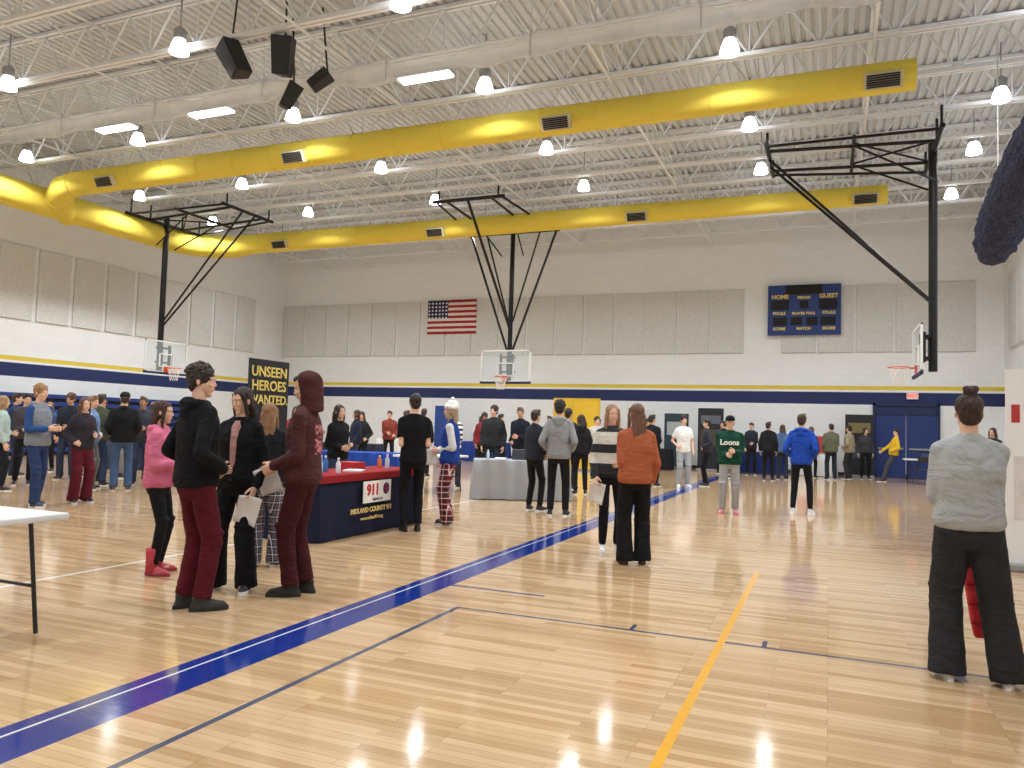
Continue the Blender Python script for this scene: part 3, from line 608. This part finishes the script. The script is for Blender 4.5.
# lamps
LX=(3.2,-1.75,-6.7,-11.6,-16.5,-20.7); LY=(0,5.4,10.8,14.2,18,21.2,25)
housing=mat('lamp_housing',(170,172,172),.4,.6); glow=mat('lamp_glass_glow',(250,252,255),.3,emit=12)
hb=MB(); hb.pipe([(0,0,.42),(0,0,1.14)],.015,6); hb.loft([(0,0,.18,.11,.11),(0,0,.2,.12,.12),(0,0,.36,.12,.12),(0,0,.42,.06,.06)],16)
gb=MB(); gb.loft([(0,0,-.08,.18,.18),(0,0,-.04,.175,.175),(0,0,.08,.145,.145),(0,0,.18,.10,.10)],20)
hm=gm=None
ld=bpy.data.lights.new('lamp_light','AREA'); ld.shape='DISK'; ld.size=.36; ld.energy=116; ld.color=(.93,.967,1.0); ld.spread=rad(142)
for y in LY:
    for x in LX:
        if hm is None: h=hb.obj('high_bay_lamp',housing,smooth=True); gl=gb.obj('lamp_shade',glow,smooth=True); hm,gm=h,gl
        else: h=hm.copy(); gl=gm.copy(); COL.objects.link(h); COL.objects.link(gl)
        h.location=(x,y,8.45); gl.parent=h
        top(h,'round high bay lamp with glowing glass bell hanging from the joists','ceiling lamp','high bay lamps')
        l=bpy.data.objects.new('lamp_light',ld); COL.objects.link(l); l.parent=h; l.location=(0,0,-.10)
gl2=mat('diffuser_glow',(250,252,255),.3,emit=5)
for (x,y) in ((-7.6,13.3),(-13.2,13.3),(-16.2,13.3)):
    b=MB(); b.box((0,0,0),(1.2,.3,.08)); h=b.obj('linear_ceiling_light',housing,loc=(x,y,8.45)); b=MB(); b.box((0,0,-.06),(1.15,.26,.05)); b.obj('diffuser',gl2,h,bevel=.01)
    for xx in (-.4,.4): b=MB(); b.pipe([(xx,0,.04),(xx,0,1.14)],.01,5); b.obj('hanger_rod',STL,h)
    top(h,'rectangular linear ceiling light with glowing diffuser','ceiling lamp','linear lights')
SPK=mat('black_speaker',(20,20,22),.5); GR2=mat('speaker_grille',(40,40,42),.7,0,.3,90)
for (x,y,z,rx,ry,rz,k) in ((-10.4,11.0,8.15,18,-22,-25,.82),(-9.5,11.3,8.2,14,8,15,.82),(-10.0,12.1,7.85,15,20,60,.62),(-9.25,12.05,8.05,50,10,100,.55)):
    b=MB(); vs=[(-.2,-.2,-.42),(.2,-.2,-.42),(.13,.22,-.42),(-.13,.22,-.42),(-.26,-.24,.42),(.26,-.24,.42),(.17,.22,.42),(-.17,.22,.42)]
    b.add([(a*k,b_*k,c_*k) for a,b_,c_ in vs],[(0,3,2,1),(4,5,6,7),(0,1,5,4),(1,2,6,5),(2,3,7,6),(3,0,4,7)])
    h=b.obj('loudspeaker',SPK,bevel=.02,loc=(x,y,z)); h.rotation_euler=(rad(rx),rad(ry),rad(rz)); top(h,'black loudspeaker cabinet hung from the roof joists','loudspeaker','hanging loudspeakers')
    b=MB(); b.add([(a*k,b_*k,c_*k) for a,b_,c_ in [(-.18,-.215,-.38),(.18,-.215,-.38),(.235,-.25,.38),(-.235,-.25,.38)]],[(0,1,2,3)]); b.obj('speaker_grille',GR2,h)
    b=MB(); inv=h.rotation_euler.to_matrix().inverted(); up=inv@Vector((0,0,1)); b.pipe([(0,0,.2),up*(9.5-z)],.02,6); b.obj('mounting_bracket',SPK,h)
BKM=mat('black_painted_steel',(18,18,20),.45,.3); WF=mat('white_board_frame',(225,226,226),.5); ORG=mat('orange_rim',(216,84,30),.4,.3)
GLS=mat('backboard_glass',(200,215,220),.08,alpha=.22)
def hoop(x,y,rz,label,side=True):
    e=empty('basketball_hoop',(x,y,0),rz); top(e,label,'basketball hoop')
    b=MB()
    for z in (2.91,3.96): b.box((0,0,z),(1.83,.05,.05))
    for xx in (-.89,.89): b.box((xx,0,3.435),(.05,.05,1.08))
    for z in (3.1,3.53): b.box((0,-.005,z),(.61,.045,.035))
    for xx in (-.29,.29): b.box((xx,-.005,3.31),(.035,.045,.45))
    bb=b.obj('backboard',WF,e); b=MB(); b.box((0,0,3.435),(1.76,.012,1.02)); b.obj('glass_pane',GLS,bb)
    b=MB(); b.box((0,0,2.87),(1.86,.07,.08)); b.obj('edge_padding',mat('navy_pad',(24,34,80),.6),bb,bevel=.01)
    b=MB(); n=28; b.pipe([(.23*math.cos(2*math.pi*i/n),-.39+.23*math.sin(2*math.pi*i/n),3.05) for i in range(n+1)],.011,8,caps=False)
    b.box((0,-.09,3.03),(.14,.16,.03)); b.box((0,-.03,3.0),(.2,.03,.2)); rm=b.obj('rim',ORG,e)
    b=MB()
    R_=[.225,.19,.155,.13,.12]; 
    for k in range(4):
        z0,z1=3.04-.105*k,3.04-.105*(k+1)
        for i in range(12):
            a0=2*math.pi*(i+.5*(k%2))/12
            for dd in (.5,-.5):
                a1=a0+2*math.pi*dd/12
                b.pipe([(R_[k]*math.cos(a0),-.39+R_[k]*math.sin(a0),z0),(R_[k+1]*math.cos(a1),-.39+R_[k+1]*math.sin(a1),z1)],.006,4)
    b.obj('net',mat('net_cord',(225,222,215),.9),e)
    b=MB(); b.pipe([(0,.32,2.95),(0,.32,8.35)],.08 if side else .095,12); b.obj('mast',BKM,e)
    b=MB(); b.box((0,.2,3.25),(.5,.12,.06)); b.box((0,.2,3.75),(.5,.12,.06)); b.box((-.22,.1,3.5),(.05,.1,.7)); b.box((.22,.1,3.5),(.05,.1,.7)); b.box((0,.27,3.5),(.12,.1,.6)); b.obj('board_bracket',BKM,e)
    for sg in (-1,1):
        if side:
            b=MB(); b.pipe([(sg*1.6,.32,8.1),(sg*.1,.32,4.0)],.04,8); b.obj('brace',BKM,e)
            b=MB(); b.pipe([(sg*1.0,.32,8.1),(sg*.08,.32,5.0)],.03,8); b.obj('brace',BKM,e)
        else:
            b=MB(); b.pipe([(sg*.3,-3.3,8.2),(sg*.06,.3,4.55)],.035,8); b.obj('brace',BKM,e)
        b=MB(); b.pipe([(sg*.75,.32,8.1),(sg*.75,-3.3,8.25)],.04,8); b.obj('side_rail',BKM,e)
        b=MB(); b.pipe([(sg*1.5,.32,8.1),(sg*1.1,-3.3,8.25)],.035,8); b.obj('side_rail',BKM,e)
        b=MB(); b.pipe([(sg*.75,.32,8.12),(-sg*.75,-1.4,8.24)],.025,8); b.obj('tie_bar',BKM,e)
        b=MB(); b.pipe([(sg*.4,.32,7.3),(sg*.7,-1.4,8.2)],.025,8); b.obj('tie_bar',BKM,e)
    for (hw,yy,zz,r_,px) in ((1.7,.32,8.1,.055,(-1.5,-.7,.7,1.5)),(1.2,-3.3,8.25,.055,(-1.0,1.0)),(1.3,-1.4,8.2,.045,())):
        b=MB(); b.pipe([(-hw,yy,zz),(hw,yy,zz)],r_,8)
        for xx in px: b.pipe([(xx,yy,zz),(xx,yy,8.62)],.03,6)
        b.obj('ceiling_header',BKM,e)
    if side: b=MB(); b.pipe([(0,.3,4.7),(0,-3.3,8.2)],.045,8); b.obj('brace',BKM,e)
hoop(-10.2,24.0,0,'ceiling-hung basketball hoop with glass backboard on black V-braced mast')
hoop(-21.3,20.0,math.pi/2,'ceiling-hung basketball hoop at the end wall near the bleachers',False)
hoop(1.87,20.0,-math.pi/2,'ceiling-hung basketball hoop seen edge-on with thick black mast',False)
# scoreboard
SB=empty('scoreboard',(-.9,YB-.16,5.97)); top(SB,'blue basketball scoreboard with yellow lettering on the block wall','scoreboard')
b=MB(); b.box((0,.02,0),(2.5,.14,1.85)); b.obj('cabinet',mat('scoreboard_blue',(28,56,122),.5),SB,bevel=.02)
DKp=mat('display_window',(14,14,18),.7); YT=mat('yellow_paint',(236,214,110),.6); WT=mat('white_paint',(238,238,232),.6)
for (x,z,w,h) in ((0,.74,1.25,.36),(-.82,.18,.62,.36),(.82,.18,.62,.36),(0,.18,.3,.28),(-.82,-.42,.5,.3),(.82,-.42,.5,.3),(-.25,-.42,.38,.3),(.28,-.42,.38,.3)):
    b=MB(); b.box((x,-.055,z),(w,.02,h)); b.obj('digit_display',DKp,SB)
for t_,s_,x,z,mm in (('HOME',.21,-.82,.48,YT),('GUEST',.21,.84,.48,YT),('PERIOD',.13,0,.44,YT),('FOULS',.15,-.85,-.13,YT),('FOULS',.15,.85,-.13,YT),('PLAYER FOUL',.13,0,-.14,YT),('SCORE',.14,-.85,-.7,YT),('SCORE',.14,.85,-.7,YT),('MATCH',.14,0,-.7,YT)):
    text(t_,s_,(x,-.066,z),0,mm,SB,bold=.005)
# flag
m,b_,g,tc,sp=plain('flag_cloth',.8); X,Z=sp.outputs[0],sp.outputs[2]
s_=g.math('LESS_THAN',g.math('FRACT',g.math('MULTIPLY',g.math('DIVIDE',Z,1.5),6.5)),.5)
col=g.mix(s_,lin((226,222,218)),lin((168,28,42)))
can=g.math('MULTIPLY',g.math('LESS_THAN',X,1.02),g.math('GREATER_THAN',Z,1.5*6/13))
sx=g.math('SUBTRACT',g.math('FRACT',g.math('DIVIDE',X,.17)),.5); sz=g.math('SUBTRACT',g.math('FRACT',g.math('DIVIDE',Z,.16)),.5)
dd=g.math('LESS_THAN',g.math('ADD',g.math('MULTIPLY',sx,sx),g.math('MULTIPLY',sz,sz)),.07)
col=g.mix(can,col,g.mix(dd,lin((34,40,84)),lin((226,226,226)))); g.t.links.new(col,b_.inputs['Base Color'])
b=MB(); vs=[];fs=[];n=30
for i in range(n+1):
    for k in range(9): vs.append((2.4*i/n,.015*math.sin(i*.9+k*.3),1.5*k/8))
for i in range(n):
    for k in range(8): a=i*9+k; fs.append((a,a+9,a+10,a+1))
b.add(vs,fs); o=b.obj('american_flag',m,smooth=True,loc=(-16.55,YB-.085,5.35)); sd=o.modifiers.new('s','SOLIDIFY'); sd.thickness=.006; top(o,'red, white and blue stars and stripes flag hung on the wall','flag')
BLU=mat('bleacher_blue',(28,56,130),.45); 
for k,(y0,y1) in enumerate(((9.0,14.0),(14.05,19.0),(19.05,24.0))):
    e=empty('folded_bleacher',(XL,(y0+y1)/2,0)); top(e,'blue folded bleacher bank stacked against the end wall','bleacher','folded bleachers')
    b=MB(); b.box((.45,0,1.0),(.8,y1-y0-.05,1.98)); b.obj('frame',mat('bleacher_frame',(30,34,50),.7),e)
    for i in range(8):
        q=MB(); q.box((.55+.33,0,.18+i*.25),(.14,y1-y0,.13)); q.obj('seat_board',BLU,e,bevel=.01)
DB=mat('blue_door_paint',(26,52,116),.45)
DX=.42
for k,x in enumerate((1.55+DX,2.52+DX)):
    b=MB(); b.box((x,YB-.03,1.1),(.94,.06,2.18)); d=b.obj('door_%d'%(k+1),DB,bevel=.005); struct(d)
    q=MB(); q.box((x,YB-.09,1.02),(.8,.04,.06)); q.obj('push_bar',mat('steel',(170,172,175),.3,.8),d)
b=MB(); b.box((1.03+DX,YB-.04,1.3),(.08,.1,2.6)); b.box((3.04+DX,YB-.04,1.3),(.08,.1,2.6)); b.box((2.03+DX,YB-.04,2.56),(2.1,.1,.1)); b.box((2.03+DX,YB-.04,2.22),(2.0,.1,.06)); b.box((2.03+DX,YB-.02,2.4),(1.95,.04,.3)); struct(b.obj('trim_1',mat('door_frame_blue',(20,38,86),.5)))
b=MB(); b.box((0,0,0),(.36,.08,.22)); o=b.obj('exit_sign',mat('sign_housing',(235,232,228),.5),loc=(2.65,YB-.05,2.86)); top(o,'white lit exit sign with red letters above the blue doors','exit sign')
text('EXIT',.16,(0,-.045,0),0,mat('exit_red',(230,40,30),.4,emit=2),o,bold=.003)
WP=mat('white_plastic_top',(216,217,216),.45,0,.04); GM=mat('gray_steel_leg',(52,54,58),.4,.6)
def folding_table(x,y,rz,L=1.83,W=.76,label='white plastic folding table with dark metal legs',col=None):
    b=MB(); b.box((0,0,.735),(L,W,.045)); h=b.obj('folding_table',WP,bevel=.012,loc=(x,y,0),rz=rz); top(h,label,'table')
    for sx_ in (-1,1):
        X_=sx_*(L/2-.2)
        for sy in (-1,1):
            q=MB(); q.pipe([(X_,sy*(W/2-.1),.71),(X_+sx_*.05,sy*(W/2-.06),.0)],.014,8); q.obj('leg',GM,h)
        q=MB(); q.pipe([(X_+.03*sx_,-W/2+.07,.3),(X_+.03*sx_,W/2-.07,.3)],.011,8); q.pipe([(X_,0,.3),(X_-sx_*.35,0,.7)],.01,8); q.obj('leg_brace',GM,h)
    return h
def cloth_table(x,y,rz,L,W,c,label,runner=None):
    b=MB(); b.box((0,0,.725),(L-.02,W-.02,.04)); h=b.obj('display_table',WP,loc=(x,y,0),rz=rz); top(h,label,'table')
    for sx_ in (-1,1):
        for sy in (-1,1):
            q=MB(); q.pipe([(sx_*(L/2-.2),sy*(W/2-.12),.7),(sx_*(L/2-.2),sy*(W/2-.12),0)],.014,6); q.obj('leg',GM,h)
    vs=[];fs=[];per=[];n=60; nb=26
    for i in range(n): per.append((-L/2+L*i/n,-W/2,0,-1))
    for i in range(nb): per.append((L/2,-W/2+W*i/nb,1,0))
    for i in range(n): per.append((L/2-L*i/n,W/2,0,1))
    for i in range(nb): per.append((-L/2,W/2-W*i/nb,-1,0))
    N=len(per); amp=.008 if runner else .028
    for k,z in enumerate((.755,.74,.5,.25,.015)):
        for i,(a,b2,nx,ny) in enumerate(per):
            off=(.0,.006,.02,.035,.045)[k]+ (amp*(math.sin(i*.62)+.5*math.sin(i*.29+1))*k/4)
            vs.append((a+nx*off,b2+ny*off,z))
    for k in range(4):
        for i in range(N): fs.append((k*N+i,(k+1)*N+i,(k+1)*N+(i+1)%N,k*N+(i+1)%N))
    fs.append(tuple(range(N)))
    q=MB(); q.add(vs,fs); cl=q.obj('tablecloth',drape(c),h,smooth=True); em=cl.modifiers.new('e','EDGE_SPLIT'); em.split_angle=rad(50)
    if runner:
        q=MB(); q.box((0,0,.762),(L+.02,W+.02,.012)); q.box((0,-W/2-.03,.72),(L+.07,.012,.08)); q.box((-L/2-.03,0,.72),(.012,W+.07,.08)); q.box((L/2+.03,0,.72),(.012,W+.07,.08)); q.obj('table_runner',drape(runner),h,bevel=.004)
    return h
def folding_chair(x,y,rz,label='dark metal folding chair beside a table'):
    e=empty('folding_chair',(x,y,0),rz); top(e,label,'chair','folding chairs')
    b=MB(); b.loft([(0,0,.44,.20,.19),(0,0,.46,.21,.20),(0,0,.47,.20,.19)],20,pw=.5); b.obj('seat',GM,e)
    b=MB(); b.box((0,-.22,.76),(.40,.02,.18)); b.obj('backrest',GM,e,bevel=.008)
    for sx_ in (-.2,.2):
        q=MB(); q.pipe([(sx_,-.23,.86),(sx_,-.16,.46),(sx_,.2,.0)],.011,8); q.obj('leg',GM,e)
        q=MB(); q.pipe([(sx_*.95,.12,.44),(sx_*.95,-.2,.0)],.011,8); q.obj('leg',GM,e)
folding_table(-5.02,2.72,math.pi/2)
TB=cloth_table(-5.82,8.6,math.pi/2,2.4,.76,(26,30,52),'information table with navy cloth, red topper and emergency number sign',(140,30,34))
fy=-.455
b=MB(); b.box((-.06,fy,.53),(.64,.012,.27)); sg=b.obj('printed_sign',mat('sign_white',(236,234,228),.6),TB)
text('911',.19,(-.17,fy-.008,.55),0,mat('sign_red',(190,36,40),.6),TB,bold=.008); text('DISPATCH',.05,(-.06,fy-.008,.43),0,mat('sign_navy',(30,40,90),.6),TB)
b=MB(); b.ell((.14,fy-.008,.555),(.075,.004,.075)); em_=b.obj('round_emblem',mat('sign_navy',(30,40,90),.6),TB)
b=MB(); b.box((.14,fy-.013,.555),(.02,.004,.10)); b.box((.14,fy-.013,.555),(.10,.004,.02)); b.obj('cross_mark',mat('sign_red',(190,36,40),.6),em_)
text('MIDLAND COUNTY 911',.088,(-.19,fy-.012,.31),0,mat('gold_print',(222,196,120),.6),TB,bold=.002); text('www.midland911.org',.06,(-.19,fy-.016,.21),0,mat('gold_print',(222,196,120),.6),TB)
cloth_table(-5.6,14.1,rad(25),1.83,.76,(150,152,156),'display table covered with plain gray tablecloth')
folding_table(-7.7,14.3,rad(70),1.5,.7)
BL=(36,60,130)
for (x,y,rz,L_,c,lb) in ((-9.4,14.2,.3,1.83,(34,66,150),'display table with royal blue cloth'),(-13.2,19.4,.2,1.83,(40,44,60),'display table with dark cloth'),(-16.6,15.2,1.2,1.83,(60,70,90),'display table with slate cloth'),
    (-9.0,27.2,0,1.83,(228,190,60),'display table with yellow cloth'),(-6.2,27.9,0,1.83,(30,30,36),'display table with black cloth'),(-12.4,27.4,0,1.83,BL,'display table with blue cloth near the far wall'),(-15.8,26.8,0,1.83,(220,220,222),'display table with white cloth near the far wall'),
    (-2.2,28.6,0,1.6,(30,44,96),'display table with navy cloth near the far wall'),(-.5,28.9,0,1.4,(216,216,218),'display table with white cloth beside the dark banner')):
    cloth_table(x,y,rz,L_,.76,c,lb)
folding_table(3.05,27.2,0,label='white folding table standing by the blue doors'); folding_table(3.2,20.4,math.pi/2)
folding_chair(2.6,26.4,.3); folding_chair(3.4,26.4,-.2); folding_chair(-8.9,15.6,2.6)
def banner(x,y,hd,w,h,c,lines,label,z0=.06):
    b=MB(); b.box((0,0,.04),(w+.04,.2,.08)); e=b.obj('banner_stand',mat('aluminium',(170,172,176),.35,.8),bevel=.01,loc=(x,y,0),rz=rad(hd)); top(e,label,'banner')
    q=MB(); q.box((0,0,z0+h/2),(w,.012,h)); p=q.obj('banner_panel',mat('banner_print',c,.6,0,.04),e); q=MB(); q.pipe([(0,.03,.05),(0,.03,h)],.01,6); q.obj('pole',GM,e)
    for (t_,s_,z,c2) in lines: text(t_,s_,(0,-.012,z),0,mat('banner_ink',c2,.6),p,bold=.003)
    return p
def patch(p,x,z,w,h,c):
    q=MB(); q.box((x,-.009,z),(w,.006,h)); q.obj('printed_picture',mat('print_patch',c,.6,0,.3,6),p)
p=banner(-7.5,8.92,90,.86,2.2,(26,28,36),[('UNSEEN',.205,2.08,(232,208,110)),('HEROES',.205,1.88,(232,208,110)),('WANTED.',.185,1.68,(232,208,110))],'tall black roll-up banner with yellow recruiting headline')
patch(p,0,.9,.7,.7,(60,64,80))
p=banner(-3.95,28.3,0,.9,2.2,(26,30,40),[],'dark roll-up banner standing by the far wall'); patch(p,0,1.85,.7,.3,(90,96,110)); patch(p,0,1.2,.7,.6,(70,60,50))
p=banner(.95,29.2,0,.9,2.1,(24,26,34),[],'black roll-up banner by the blue doors'); patch(p,0,1.7,.7,.35,(120,110,70)); patch(p,0,.9,.6,.5,(60,70,90))
banner(-9.1,28.6,0,1.9,2.5,(222,184,48),[],'wide yellow display banner by the far wall'); banner(-7.5,24.6,-20,1.0,2.25,(222,184,48),[],'yellow display banner behind a group of visitors')
banner(-6.6,28.9,0,1.0,2.1,(210,214,218),[],'white display banner by the far wall'); banner(-14.8,28.6,0,1.0,2.1,(40,70,140),[],'blue display banner by the far wall')
p=banner(-5.3,29.0,0,.9,2.0,(40,60,70),[],'teal printed roll-up banner by the far wall'); patch(p,0,1.5,.7,.5,(170,180,180))
p=banner(2.23,10.0,0,.85,2.15,(248,249,250),[],'white roll-up banner with red accent beside the court'); patch(p,-.33,1.72,.08,.2,(190,60,60)); patch(p,-.1,.9,.5,.7,(230,222,222))
for (x,y,c) in ((-12.4,27.5,(232,232,232)),(-6.2,27.9,(60,110,170)),(-15.8,26.9,(60,140,90)),(-2.2,28.7,(230,230,226)),(-.5,28.95,(180,60,56))):
    b=MB(); b.box((0,.1,1.07),(.6,.01,.6)); b.box((-.42,0,1.07),(.3,.01,.6),Matrix.Rotation(.7,3,'Z')); b.box((.42,0,1.07),(.3,.01,.6),Matrix.Rotation(-.7,3,'Z'))
    o=b.obj('trifold_display_board',mat('board',c,.7),loc=(x,y,0)); top(o,'folded presentation board standing on a display table','display board')
def bottle(x,y,z,c,h=.2,r=.03,lb='clear plastic bottle with white cap on the table'):
    b=MB(); b.loft([(0,0,0,r*.95,r*.95),(0,0,.01,r,r),(0,0,h*.65,r,r),(0,0,h*.8,r*.45,r*.45),(0,0,h*.86,r*.4,r*.4)],14); o=b.obj('bottle',mat('bottle',c,.2),smooth=True,loc=(x,y,z)); top(o,lb,'bottle')
    b=MB(); b.loft([(0,0,h*.85,r*.5,r*.5),(0,0,h,r*.45,r*.45)],12); b.obj('bottle_cap',WP,o,smooth=True)
ZT=.769
for (dx,dy,c,h) in ((-5.65,7.7,(200,215,225),.2),(-5.75,7.85,(90,150,200),.22),(-5.6,8.0,(220,225,230),.19),(-5.9,8.15,(60,110,170),.2),(-5.7,9.3,(200,215,225),.2),(-5.95,9.5,(220,120,60),.17)): bottle(dx,dy,ZT,c,h)
for (x,y,z,s,c,rz,lb) in ((-6.0,7.75,ZT,(.22,.3,.12),(200,205,215),.2,'small carton on the table'),(-5.7,8.5,ZT,(.22,.28,.02),(235,235,235),.3,'stack of leaflets on the table'),(-5.95,8.8,ZT,(.3,.22,.1),(180,40,44),-.2,'red giveaway box on the table'),
   (-5.25,14.2,.756,(.28,.2,.14),(120,90,60),.4,'brown carton on the gray table'),(-5.95,13.9,.756,(.22,.28,.03),(236,236,236),.4,'stack of leaflets on the gray table'),(-5.65,14.15,.756,(.3,.2,.2),(60,64,74),.4,'dark display case on the gray table'),
   (2.8,27.2,.758,(.3,.22,.16),(60,70,96),.2,'blue carton on the folding table')):
    b=MB(); b.box((0,0,s[2]/2),s); b.box((0,0,s[2]*.98),(s[0]*1.01,s[1]*.2,s[2]*.05)); o=b.obj('leaflet_stack' if s[2]<.05 else 'carton',mat('box',c,.6),loc=(x,y,z),rz=rz,bevel=.004); top(o,lb,'box' if s[2]>.05 else 'leaflets')
for (x,y) in ((-5.0,14.25),(-4.9,14.42),(-6.2,13.85)): bottle(x+0,y,.756,(190,205,215),.18)
p=P15['R']+P15['RD']*.12
b=MB(); b.loft([(0,0,-.60,.06,.045),(0,0,-.5,.065,.05),(0,0,-.25,.06,.04),(0,0,-.12,.05,.02)],16,pw=.6); o=b.obj('tote_bag',plaid((176,24,34),(196,44,52),(130,14,24),.12),smooth=True); o.location=p; o.rotation_euler=(rad(3),rad(-10),rad(6)); top(o,'red patterned tote bag carried in one hand','bag')
b=MB()
for sx_ in (-.02,.02): b.pipe([(-.045,sx_,-.13),(-.03,sx_,-.02),(0,0,.005),(.03,sx_,-.02),(.045,sx_,-.13)],.006,6)
b.obj('handle',cloth((150,20,30)),o)
finalize()
# ------------------------------------------------------------ camera, world
w=bpy.data.worlds.new('w'); S.world=w; w.use_nodes=True; w.node_tree.nodes['Background'].inputs[0].default_value=(.8,.85,1,1); w.node_tree.nodes['Background'].inputs[1].default_value=.3
cd=bpy.data.cameras.new('cam'); cam=bpy.data.objects.new('camera',cd); COL.objects.link(cam); cd.lens=27.03; cd.sensor_width=36; cd.clip_end=200
cam.matrix_world=Matrix.Translation((0,0,1.42))@Matrix.Rotation(rad(22.5),4,'Z')@Matrix.Rotation(rad(93.1),4,'X')@Matrix.Rotation(rad(1.72),4,'Z')
S.camera=cam
